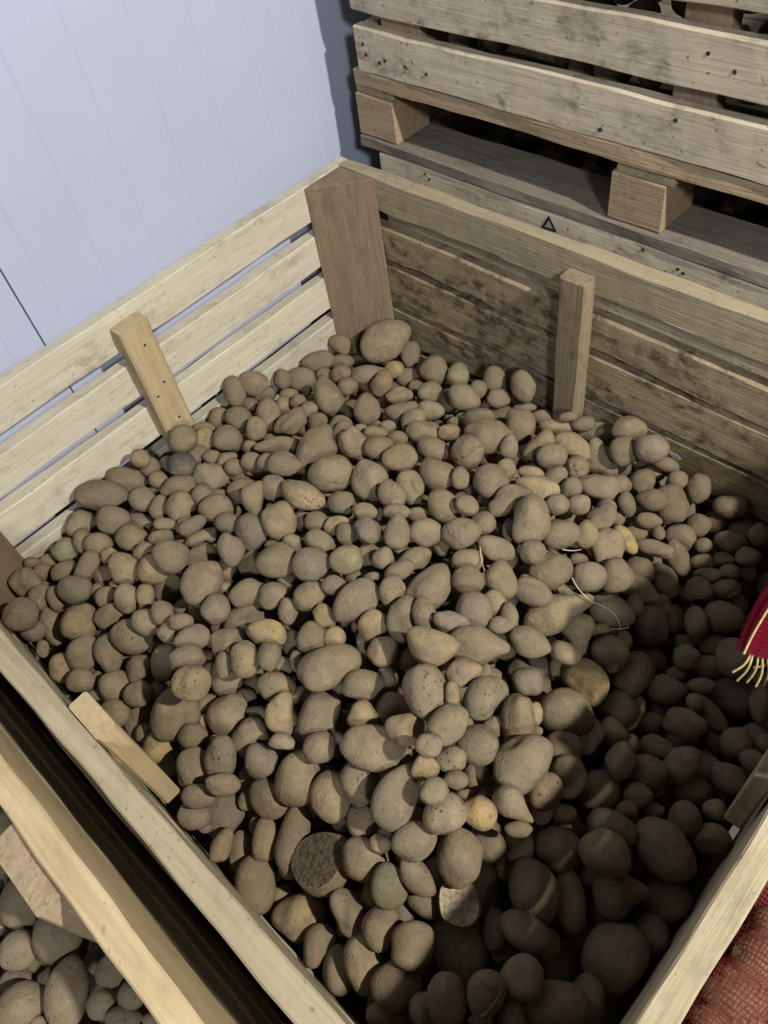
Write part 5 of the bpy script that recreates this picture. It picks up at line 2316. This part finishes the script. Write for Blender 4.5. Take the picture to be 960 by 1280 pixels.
def potato_shape(a, b, c, ang, fl, seed, level):
    """Vertices in the tuber's own frame (x long axis, z up out of the heap) and its faces."""
    rg = np.random.default_rng(seed)
    n, Fs = ICO[level]
    r = np.ones(len(n))
    amp = (.040 + .022 * rg.random()) if not any(k in fl for k in 'lLC') else (.085 if 'C' not in fl else .11)
    for w in (1.6, 2.4, 3.4, 4.8):
        for _ in range(2):
            d = rg.normal(size=3); d /= np.linalg.norm(d)
            r += amp * (1.6 / w) * np.sin(w * 1.35 * (n @ d) + rg.uniform(0, 6.28))
    if 'C' in fl:
        for _ in range(6):
            d = rg.normal(size=3); d /= np.linalg.norm(d)
            r -= .12 * np.exp(-((n @ d) / .12) ** 2)
    ne = rg.integers(4, 9)
    deep = .05 if 'E' in fl else .028
    for _ in range(ne if 'E' not in fl else 10):
        d = rg.normal(size=3); d[2] = abs(d[2]); d /= np.linalg.norm(d)
        w = rg.uniform(.08, .15)
        q = np.arccos(np.clip(n @ d, -1, 1))
        r += -deep * np.exp(-(q / w) ** 2) + .014 * np.exp(-((q - 1.7 * w) / w) ** 2)
    if 'L' in fl or 'l' in fl or ('k' not in fl and 'p' not in fl and 'V' not in fl and rg.random() < .22):
        for _ in range(4 if 'L' in fl else 2):
            d = rg.normal(size=3); d[2] = abs(d[2]) * .6; d /= np.linalg.norm(d)
            q = np.arccos(np.clip(n @ d, -1, 1)); r += (.26 if 'L' in fl else .15) * np.exp(-(q / .42) ** 2)
    def dent(phi, tilt, depth, width):
        t = math.radians(phi - ang); k = math.radians(tilt)
        d = np.array([math.cos(t) * math.cos(k), -math.sin(t) * math.cos(k), math.sin(k)])
        q = np.arccos(np.clip(n @ d, -1, 1)); return depth * np.exp(-(q / width) ** 2)
    if 'V' in fl: r += -dent(-20, 8, .62, .40) + dent(160, 0, .26, .36)  # heart notch: a neighbour's cast shadow carved into the shape
    if 'N' in fl: r -= dent(170 if a > .026 and ang == 90 else 30, 6, .44, .40)  # the bite is a cast shadow carved in; the other notch is real
    if 'M' in fl: r += -dent(-110, 25, .20, .33) - dent(60, 10, .16, .3)
    if 'K' in fl: r += dent(-70, 55, .22, .34)
    if 'H' in fl:
        for p in (0, 90, 180, 270): r -= dent(p + 30, 62, .17, .2)
    if 'D' in fl: r -= .26 * np.exp(-(n[:, 0] / .55) ** 2 - (n[:, 1] / .22) ** 2) * (n[:, 2] > 0)
    if 'Z' in fl:
        t = math.radians(-27 - ang); d = np.array([math.sin(t), math.cos(t), 0])
        s = n @ d + .10 + .05 * np.sin(n[:, 0] * 6) - .04
        r -= .24 * np.exp(-(s / .045) ** 2) * np.clip(n[:, 2] * 3, 0, 1)
    if 'X' in fl:
        m = np.array([math.cos(math.radians(75 - ang)) * .6, -math.sin(math.radians(75 - ang)) * .6, .8]); m /= np.linalg.norm(m)
        q = np.arccos(np.clip(n @ m, -1, 1))
        for t in (0.4, 1.5, 2.6):
            d = np.cross(m, [math.cos(t), math.sin(t), .3]); d /= np.linalg.norm(d)
            r -= .10 * np.exp(-((n @ d) / .03) ** 2) * np.exp(-(q / .38) ** 2)
    P = n * r[:, None]
    e = rg.uniform(-.10, .10)
    tap = 1 + e * P[:, 0]
    if 'p' in fl:
        tap = 1.08 - .52 / (1 + np.exp(-(P[:, 0] - .22) * 7)); P[:, 0] = P[:, 0] * 1.0
    P[:, 1] *= tap; P[:, 2] *= tap
    cutidx = None
    if 'O' in fl or 'Q' in fl:
        if 'O' in fl: d = np.array([.05, .05, 1.0]); h = .30
        else:
            t = math.radians(205 - ang); d = np.array([math.cos(t) * .55, -math.sin(t) * .55, .83]); h = .42
        d /= np.linalg.norm(d)
        s = P @ d; cutidx = s > h
        P = P - np.where(cutidx, s - h, 0)[:, None] * d
        rough = .02 * np.sin(P[:, 0] * 23 + 3 * np.sin(P[:, 1] * 17)) + .015 * np.sin(P[:, 1] * 41 + P[:, 0] * 13)
        P = P + np.where(cutidx, rough, 0)[:, None] * d
    P = P * np.array([a, b, c])
    if 'k' in fl:
        P[:, 1] += .42 * b * (P[:, 0] / a) ** 2 - .16 * b
    return P, Fs, cutidx

def skin_of(fl, seed):
    rg = random.Random(seed)
    base = SKIN['']
    for k in ('W', 'Y', 'G', 'y', 'g'):
        if k in fl: base = SKIN[k]; break
    q = rg.uniform(.70, .99); w = rg.uniform(-.03, .03)
    scab = 1.0 if any(k in fl for k in 'FSRE') else rg.random() ** 5 * .55
    return (base[0] * q * (1 + w), base[1] * q, base[2] * q * (1 - w), scab)

def set_skin(me, cols):
    at = me.attributes.new('skin', 'FLOAT_COLOR', 'POINT')
    at.data.foreach_set('color', np.asarray(cols, dtype=np.float32).ravel())

def parse(line):
    t = line.split()
    v = [float(x) for x in t[:11]]
    return (Vector(v[0:3]) / 2000, [x / 5000 for x in v[3:6]], Quaternion([x / 500 for x in v[6:10]]).normalized(), v[10], '' if t[11] == '-' else t[11])

def place_potato(loc, rads, q, ang, fl, seed, label, group):
    a, b, c = rads
    lev = 5 if any(k in fl for k in 'ZXOQDH') else (4 if a > .017 else 3)
    P, Fs, cut = potato_shape(a, b, c, ang, fl.replace('b', '').replace('B', '').replace('hero', '').replace('big', ''), seed, lev)
    fl2 = fl
    if cut is None:
        me = mesh_from('potato', P, Fs)
        set_skin(me, np.tile(skin_of(fl, seed), (len(P), 1)))
        o = link('potato', me, M['potato'])
    else:
        inner = cut[Fs].all(axis=1)
        def sub(faces):
            u, inv = np.unique(faces, return_inverse=True); return P[u], inv.reshape(faces.shape).astype(np.int32)
        V1, F1 = sub(Fs[~inner]); V2, F2 = sub(Fs[inner])
        me = mesh_from('potato', V1, F1); set_skin(me, np.tile(skin_of(fl, seed), (len(V1), 1)))
        o = link('potato', me, M['potato'])
        f = link('cut_face', mesh_from('cut_face', V2, F2), M['cut_pale'] if 'O' in fl else M['cut_dark'], o)
        f['label'] = 'rough pale dried cut face' if 'O' in fl else 'dark fibrous torn cut face'
    o.location = loc; o.rotation_mode = 'QUATERNION'; o.rotation_quaternion = q
    return tag(o, label, 'potato', group)

def merged(name, items, label, cat, level=3):
    """Many half-hidden tubers nobody could tell apart: one object."""
    Vs, Fs, Cs, off = [], [], [], 0
    for (loc, rads, q, ang, fl, seed, lev) in items:
        P, F, _ = potato_shape(*rads, ang, ''.join(k for k in fl if k in 'lkp'), seed, lev)
        R = np.array(q.to_matrix()); P = P @ R.T + np.array(loc)
        Vs.append(P); Fs.append(F + off); off += len(P)
        Cs.append(np.tile(skin_of(fl, seed), (len(P), 1)))
    me = mesh_from(name, np.concatenate(Vs), np.concatenate(Fs).astype(np.int32))
    set_skin(me, np.concatenate(Cs))
    return tag(link(name, me, M['potato']), label, cat, None, 'stuff')

def rand_q(rg):
    q = Quaternion([rg.gauss(0, 1) for _ in range(4)]); q.normalize(); return q

def potatoes():
    for k, l in enumerate(HEAP.strip().split('\n')):
        d, lab = l.split('|')
        place_potato(*parse(d), 1000 + k, lab, 'potatoes heaped in the open crate')
    items = []
    for k, l in enumerate(SMALL.strip().split('\n')):
        p = parse(l)
        items.append((p[0], [x * .95 for x in p[1]], p[2], p[3], p[4], 3000 + k, 3))
    rg = random.Random(4)
    for k, l in enumerate(FILL.strip().split('\n')):
        x, y, z, r = [float(t) / 1000 for t in l.split()]
        s = rg.uniform(.9, 1.12)
        items.append((Vector((x, y, z)), [r * s, r * .95, r / s], rand_q(rg), 0, rg.choice(['', '', 'y', 'g']), 4000 + k, 2 if False else 3))
    merged('small_potatoes', items, 'smaller and half-buried potatoes filling the gaps of the heap in the open crate', 'potatoes')
    # crate across the gap
    labs = ['lumpy oval potato below the end of the plank in the second crate', 'large smooth oval potato nearest the rim in the second crate',
            'round potato cut by the photo edge in the second crate', 'longest upright potato at the bottom of the second crate',
            'large oval potato in the bottom corner of the second crate', None, None, None,
            'dark potato half under the rim of the second crate', 'dark potato with a lit chip in the second crate',
            'round potato low under the rim of the second crate', 'oval potato at the bottom edge of the second crate']
    rest = []
    for k, l in enumerate(SECOND.strip().split('\n')):
        it = parse(l)
        if k < len(labs) and labs[k]: place_potato(*it, 5000 + k, labs[k], 'potatoes in the second crate')
        else: rest.append((*it, 5000 + k, 3))
    rg = random.Random(9); pts = [(Vector(parse(l)[0]), max(parse(l)[1])) for l in SECOND.strip().split('\n')]
    for lay in range(4):
        for _ in range(900):
            r = rg.uniform(.018, .026); p = Vector((rg.uniform(.1, 1.13), rg.uniform(-1.68, -1.15 - r), -.19 - .045 * lay - rg.uniform(0, .02)))
            if any((p - c).length < (r + s) * .96 for c, s in pts) or (p.y > -1.18 and .64 < p.x < .84): continue
            pts.append((p, r)); rest.append((p, [r, r * .93, r * .9], rand_q(rg), 0, '', 6000 + len(pts), 3))
    merged('small_potatoes', rest, 'dim potatoes filling the second crate between the larger ones', 'potatoes')
    # seen through the slats and the pallet opening of the stack
    for z0, z1, v1, lab in ((-.13, -.042, .55, 'potatoes in the lower stacked crate, seen through the pallet opening'), (.208, .42, .16, 'potatoes in the upper stacked crate, seen through its slats')):
        pts = []; items = []
        for _ in range(5200):
            r = rg.uniform(.021, .030); u, v = rg.uniform(.06, 1.03), rg.uniform(.034 + r * 1.22, v1); z = rg.uniform(z0, z1)
            r *= 1.25
            if z0 > 0 and ((u < .122 + r and v < .118 + r) or (.59 - r < u < .666 + r and v < .065 + r)): continue
            if z0 < 0 and (u < .12 + r and v < .125 + r): continue
            r /= 1.25
            p = Vector(SP(u, v, z))
            if any((p - c).length < (r + s) * .97 for c, s in pts): continue
            pts.append((p, r)); items.append((p, [r * 1.05, r * .95, r * .93], rand_q(rg), 0, rg.choice(['', 'g', 'y']), 7000 + len(pts), 3))
        merged('crated_potatoes', items, lab, 'potatoes')
    # dry root strands lying on the heap
    sl = ['long pale root strand looping down over the pear-shaped potato', 'short pale root strand at the edge of a shadowed hollow', 'thin pale root hanging beside the bluish grey potato', 'short pale root knot below the end of the long strand']
    for k, l in enumerate(STRANDS.strip().split('\n')):
        cu = bpy.data.curves.new('root_strand', 'CURVE'); cu.dimensions = '3D'; cu.bevel_depth = .0009; cu.bevel_resolution = 2
        pts = [[float(x) / 2000 for x in t.split()] for t in l.split(',')]
        sp = cu.splines.new('BEZIER'); sp.bezier_points.add(len(pts) - 1)
        for b, p in zip(sp.bezier_points, pts): b.co = p; b.handle_left_type = b.handle_right_type = 'AUTO'
        tmp = bpy.data.objects.new('tmp', cu); COL.objects.link(tmp)
        dg = bpy.context.evaluated_depsgraph_get()
        me = bpy.data.meshes.new_from_object(tmp.evaluated_get(dg)); me.name = 'root_strand'
        bpy.data.objects.remove(tmp)
        me.materials.clear()
        tag(link('root_strand', me, M['straw']), sl[k], 'root', 'dry root strands')

# ------------------------------------------------------------------ net sacks
def net_material(name, col, pitch, cover):
    s = NT(name)
    s.t.nodes.remove(s.b)
    df = s.n('ShaderNodeBsdfDiffuse'); df.inputs['Color'].default_value = (*col, 1)
    tl = s.n('ShaderNodeBsdfTranslucent'); tl.inputs['Color'].default_value = (*col, 1)
    mx = s.n('ShaderNodeMixShader'); mx.inputs[0].default_value = .3
    s.l(df.outputs[0], mx.inputs[1]); s.l(tl.outputs[0], mx.inputs[2])
    tr = s.n('ShaderNodeBsdfTransparent')
    uv = s.n('ShaderNodeUVMap'); uv.uv_map = 'UVMap'
    w1 = s.n('ShaderNodeTexWave', wave_type='BANDS', bands_direction='X'); w1.inputs['Scale'].default_value = pitch; w1.inputs['Distortion'].default_value = 1.2; w1.inputs['Detail Scale'].default_value = 3
    w2 = s.n('ShaderNodeTexWave', wave_type='BANDS', bands_direction='Y'); w2.inputs['Scale'].default_value = pitch * .6; w2.inputs['Distortion'].default_value = 1.6; w2.inputs['Detail Scale'].default_value = 3
    for w in (w1, w2): s.l(uv.outputs[0], w.inputs['Vector'])
    th = s.math('MAXIMUM', s.math('MULTIPLY', s.ramp(w1.outputs['Fac'], [(.80, (0, 0, 0)), (.93, (1, 1, 1))]), 1.0), s.ramp(w2.outputs['Fac'], [(.82, (0, 0, 0)), (.95, (1, 1, 1))]))
    a = s.math('ADD', s.math('MULTIPLY', th, 1 - cover), cover)
    m2 = s.n('ShaderNodeMixShader'); s.l(a, m2.inputs[0]); s.l(tr.outputs[0], m2.inputs[1]); s.l(mx.outputs[0], m2.inputs[2])
    s.l(m2.outputs[0], s.out.inputs[0])
    return s.m

def grid_mesh(name, G, uvs):
    """G: rows x cols x 3 points."""
    h, w, _ = G.shape
    idx = np.arange(h * w).reshape(h, w)
    Fs = np.stack([idx[:-1, :-1], idx[1:, :-1], idx[1:, 1:], idx[:-1, 1:]], -1).reshape(-1, 4)
    me = mesh_from(name, G.reshape(-1, 3), Fs)
    uv = me.uv_layers.new(name='UVMap')
    uv.data.foreach_set('uv', uvs.reshape(-1, 2)[Fs.ravel()].astype(np.float32).ravel())
    return me

def net_sacks():
    net = net_material('red_net', (.21, .045, .042), 10, .24)
    rg = random.Random(21)
    pts = [parse(l) for l in NETTED.strip().split('\n')]
    cen = [(p[0], max(p[1][1], .012), p[1][0]) for p in pts]
    labs = ['long oval potato in the red net sack, lowest whole one beside the rim', 'big potato in the red net sack beside the green speck', 'potato at the upper edge of the red net sack', 'slanting potato squeezed between sack and rim', 'small potato behind the oval one in the red net sack', 'potato in the bottom corner of the red net sack', 'flat potato at the bottom edge of the red net sack', 'potato under the net at the very corner of the photo']
    for k, p in enumerate(pts):
        o = place_potato(p[0], p[1], p[2], p[3], 'y', 8000 + k, labs[k], 'potatoes in the red net sack')
    items = []; occ = [(p[0], max(p[1])) for p in pts]
    for lay in range(16):
        for _ in range(500):
            r = rg.uniform(.026, .035) if lay < 4 else rg.uniform(.021, .028)
            p = Vector((rg.uniform(1.262 + r, 1.60 - r), rg.uniform(-.98 + r, -.46 - r), -.14 - .035 * lay - rg.uniform(0, .03)))
            if lay > 3 and rg.random() < .5: continue
            if p.z - r < FLOOR + .012: continue
            if any((p - c).length < (r + s) * .98 for c, s in occ): continue
            occ.append((p, r)); items.append((p, [r * 1.05, r * .95, r * .9], rand_q(rg), 0, 'y', 8100 + len(occ), 3))
    merged('sacked_potatoes', items, 'potatoes packed deeper in the red net sack beside the crate', 'potatoes')
    # upright sack: net pulled over the potatoes
    xs = np.linspace(1.2365, 1.62, 90); ys = np.linspace(-1.0, -.44, 120)
    GX, GY = np.meshgrid(xs, ys)
    H = np.full(GX.shape, -.175)
    for c, r in occ:
        if c.z < -.24: continue
        d2 = (GX - c.x) ** 2 + (GY - c.y) ** 2
        H = np.maximum(H, np.where(d2 < (r * 1.14) ** 2, c.z + np.sqrt(np.maximum((r * 1.14) ** 2 - d2, 0)) * .95, -9))
    for _ in range(3):
        Hp = np.pad(H, 1, mode='edge'); S = (Hp[:-2, 1:-1] + Hp[2:, 1:-1] + Hp[1:-1, :-2] + Hp[1:-1, 2:] + 2 * H) / 6
        H = np.maximum(S, H - .002)
    H += .006
    root = empty('net_sack', (1.43, -.72, FLOOR), 'red net sack full of potatoes standing outside the near rim', 'sack', 'red net sacks')
    n = 14
    ring = []
    # closed rim loop then skirts to the floor: build as polar cloth around the top sheet
    top = np.stack([GX, GY, H], -1) - np.array(root.location)
    uvs = np.stack([GX, GY], -1) * 10
    link('net', grid_mesh('net', top, uvs), net, root)
    edge = [(i, 0) for i in range(len(ys))] + [(len(ys) - 1, j) for j in range(1, len(xs))] + [(i, len(xs) - 1) for i in range(len(ys) - 2, -1, -1)] + [(0, j) for j in range(len(xs) - 2, -1, -1)]
    rows = []
    for k in range(n + 1):
        t = k / n; row = []
        for (i, j) in edge:
            p = np.array([GX[i, j], GY[i, j], H[i, j]])
            z = p[2] * (1 - t) + (FLOOR + .005) * t
            bul = .025 * math.sin(PI * t)
            c = np.array([1.428, -.72]); d = p[:2] - c; d /= np.linalg.norm(d) + 1e-9
            q = p[:2] + d * bul
            q[0] = max(q[0], 1.2385)
            row.append([q[0], q[1], z])
        rows.append(row)
    G = np.array(rows); uv2 = np.stack([np.tile(np.arange(len(edge)) * .04, (n + 1, 1)), np.repeat(np.arange(n + 1)[:, None] * .4, len(edge), 1)], -1)
    link('net', grid_mesh('net', G - np.array(root.location), uv2), net, root)

    # slack sack lying over the rim, its stitched mouth drooping into the crate
    net2 = net_material('red_net_dense', (.21, .012, .03), 4.2, .55)
    root = empty('net_sack', (1.214, -.32, .0), 'dark red net sack mouth with frayed yellow threads drooping inside the crate', 'sack', 'red net sacks')
    path = [((1.121, -.444, -.072), .010, .033), ((1.118, -.422, -.042), .015, .036), ((1.120, -.398, -.014), .020, .040), ((1.132, -.372, .010), .024, .048), ((1.16, -.350, .027), .025, .06), ((1.20, -.33, .032), .025, .075), ((1.25, -.31, .040), .032, .10), ((1.30, -.29, .0), .030, .11), ((1.33, -.28, -.10), .028, .115), ((1.345, -.275, -.25), .026, .11), ((1.35, -.27, -.45), .024, .10), ((1.35, -.27, -.70), .03, .10)]
    rings = []
    m = 40
    for i, (p, th, hw) in enumerate(path):
        p = np.array(p); a = np.array(path[max(0, i - 1)][0]); b = np.array(path[min(len(path) - 1, i + 1)][0])
        tdir = (b - a) / np.linalg.norm(b - a)
        wdir = np.array([.62, .78, .0]); wdir -= tdir * (wdir @ tdir); wdir /= np.linalg.norm(wdir)
        ndir = np.cross(tdir, wdir)
        row = []
        for k in range(m + 1):
            q = 2 * PI * k / m
            pl = 1 + .10 * math.sin(q * 9 + i * .25) * (1 if i < 6 else .4)
            row.append(p + wdir * hw * math.cos(q) * pl + ndir * th * math.sin(q) * pl)
        rings.append(row)
    G = np.array(rings)
    # refine along the path
    tt = np.linspace(0, len(path) - 1, 60); Gi = np.zeros((60, m + 1, 3))
    for k, t in enumerate(tt):
        i = min(int(t), len(path) - 2); u = t - i
        p0, p1, p2, p3 = G[max(0, i - 1)], G[i], G[i + 1], G[min(len(path) - 1, i + 2)]
        Gi[k] = .5 * (2 * p1 + (p2 - p0) * u + (2 * p0 - 5 * p1 + 4 * p2 - p3) * u * u + (3 * p1 - p0 - 3 * p2 + p3) * u ** 3)
    uv = np.stack([np.tile(np.linspace(0, 5, m + 1), (60, 1)), np.repeat(np.linspace(0, 9, 60)[:, None], m + 1, 1)], -1)
    link('net', grid_mesh('net', Gi - np.array(root.location), uv), net2, root)
    yel = flat('yellow_seam_thread', (.62, .52, .22), .7, 0, 300, .4)
    def tube(name, pts, rad, parent):
        cu = bpy.data.curves.new(name, 'CURVE'); cu.dimensions = '3D'; cu.bevel_depth = rad; cu.bevel_resolution = 2
        sp = cu.splines.new('BEZIER'); sp.bezier_points.add(len(pts) - 1)
        for b, p in zip(sp.bezier_points, pts): b.co = p; b.handle_left_type = b.handle_right_type = 'AUTO'
        tmp = bpy.data.objects.new('tmp', cu); COL.objects.link(tmp)
        me = bpy.data.meshes.new_from_object(tmp.evaluated_get(bpy.context.evaluated_depsgraph_get())); bpy.data.objects.remove(tmp)
        me.name = name; me.materials.clear()
        return link(name, me, yel, parent)
    o = np.array(root.location)
    # seam runs up the side that faces the heap
    kk = int(m * .62)
    seam = [tuple(Gi[k, kk] + (Gi[k, kk] - Gi[k].mean(0)) * .06 - o) for k in range(0, 34, 3)]
    tube('seam_thread', seam, .0014, root)
    base = Gi[0]
    for k, (dx, dy, dz) in enumerate([(-.006, -.02, -.024), (.0, -.022, -.032), (.004, -.018, -.034), (.010, -.02, -.030), (.012, -.012, -.036), (-.012, -.012, -.018), (.016, -.018, -.024)]):
        b = base[(int(m * .55) + k * 2) % (m + 1)] * .6 + base.mean(0) * .4 - o
        tube('frayed_thread', [tuple(b), tuple(b + np.array([dx, dy, dz]) * .5 + np.array([.003, 0, 0])), tuple(b + np.array([dx, dy, dz]))], .0014, root)

# ------------------------------------------------------------------ room
def room():
    fl = flat('concrete_floor_dust', (.17, .155, .135), .9, 0, 12, .35, .2)
    def slab(name, x0, x1, y0, y1, z0, z1, mat):
        V = [(x, y, z) for z in (z0, z1) for y in (y0, y1) for x in (x0, x1)]
        o = link(name, mesh_from(name, V, [(0, 2, 3, 1), (4, 5, 7, 6), (0, 1, 5, 4), (2, 6, 7, 3), (0, 4, 6, 2), (1, 3, 7, 5)], False), mat)
        return tag(o, None, None, None, 'structure')
    X1, Y0, Y1, ZT = 4.6, -4.2, 2.4, 2.9
    slab('floor', -.3, X1, Y0, Y1, FLOOR - .12, FLOOR, fl)
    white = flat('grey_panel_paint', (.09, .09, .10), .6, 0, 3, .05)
    slab('wall_back', -.3, X1, Y1, Y1 + .1, FLOOR, ZT, white)
    slab('wall_front', -.3, X1, Y0 - .1, Y0, FLOOR, ZT, white)
    slab('wall_right', X1, X1 + .1, Y0, Y1, FLOOR, ZT, white)
    slab('ceiling', -.3, X1, Y0, Y1, ZT, ZT + .1, white)
    # ribbed insulated wall panel: fine V-grooves every 54 mm, alternately broad and shallow, with a joint
    pm = flat('lavender_panel_paint', (.485, .52, .67), .42, 0, 5, .05)
    x = -.1; prof = [(Y0, 0)]
    k0 = int(math.ceil((Y0 + .5) / .0545)); y = -.5 + (k0 - 100) * 0
    ys = [-.5015 + .0545 * i for i in range(-60, 52)]
    for i, yy in enumerate(ys):
        d, w = (.0011, .0022) if i % 2 == 0 else (.0005, .0018)
        prof += [(yy - w, 0), (yy, -d), (yy + w, 0)]
    for yj in (-.6615, -.6615 + 1.09, -.6615 - 1.09):
        prof = [p for p in prof if abs(p[0] - yj) > .006] + [(yj - .0016, 0), (yj - .0012, -.012), (yj + .0012, -.012), (yj + .0016, 0)]
    prof += [(Y1, 0)]
    prof = sorted(p for p in prof if Y0 <= p[0] <= Y1)
    V, Fs = [], []
    for (yy, d) in prof: V += [(x + d, yy, FLOOR), (x + d, yy, ZT)]
    for i in range(len(prof) - 1): Fs.append((2 * i, 2 * i + 2, 2 * i + 3, 2 * i + 1))
    n0 = len(V); V += [(-.3, Y0, FLOOR), (-.3, Y0, ZT), (-.3, Y1, FLOOR), (-.3, Y1, ZT)]
    Fs += [(n0, n0 + 1, n0 + 3, n0 + 2)]
    w = link('wall_left', mesh_from('wall_left', V, Fs, False), pm); tag(w, None, None, None, 'structure')

# ------------------------------------------------------------------ camera and light
def camera():
    cam = bpy.data.cameras.new('camera'); o = bpy.data.objects.new('camera', cam); COL.objects.link(o)
    R = Vector((0.7260508648219111, 0.6755935261705347, -0.12815431747630704)); U = Vector((-0.4756536225713819, 0.6280124828629318, 0.6159171638321644)); F = Vector((-0.49659215965022685, 0.38623012410323326, -0.7773175144103758))
    o.matrix_world = Matrix(((R.x, U.x, -F.x, 1.169331968), (R.y, U.y, -F.y, -.976463343), (R.z, U.z, -F.z, .772051877), (0, 0, 0, 1)))
    cam.sensor_fit = 'VERTICAL'; cam.sensor_height = 36; cam.sensor_width = 27; cam.lens = 27.3837
    cam.clip_start = .02; cam.clip_end = 50
    SC.camera = o

def light(name, kind, loc, target, power, col, size, sizey=None):
    L = bpy.data.lights.new(name, kind); o = bpy.data.objects.new(name, L); COL.objects.link(o)
    L.energy = power; L.color = col
    if kind == 'AREA':
        L.size = size
        if sizey: L.shape = 'RECTANGLE'; L.size_y = sizey
        else: L.shape = 'DISK'
    elif kind in ('POINT', 'SPOT'): L.shadow_soft_size = size
    o.location = loc
    o.rotation_euler = (Vector(target) - Vector(loc)).to_track_quat('-Z', 'Y').to_euler()
    return o

room()
main_crate()
near_crate()
stack_crates()
potatoes()
net_sacks()
camera()
light('work_lamp', 'AREA', (2.42, -.30, 1.76), (.5, -.5, -.2), 80, (1, .95, .86), .09)
light('second_lamp', 'AREA', (2.7, -1.75, 1.75), (.3, -.2, 0), 42, (.95, .97, 1), .30)
W = bpy.data.worlds.new('world'); SC.world = W; W.use_nodes = True
W.node_tree.nodes['Background'].inputs[0].default_value = (.8, .85, 1, 1)
W.node_tree.nodes['Background'].inputs[1].default_value = .05
SC.view_settings.view_transform = 'Standard'
SC.view_settings.look = 'None'
SC.view_settings.gamma = 1
SC.view_settings.use_curve_mapping = False
SC.view_settings.exposure = 0
SC.cycles.diffuse_bounces = 2
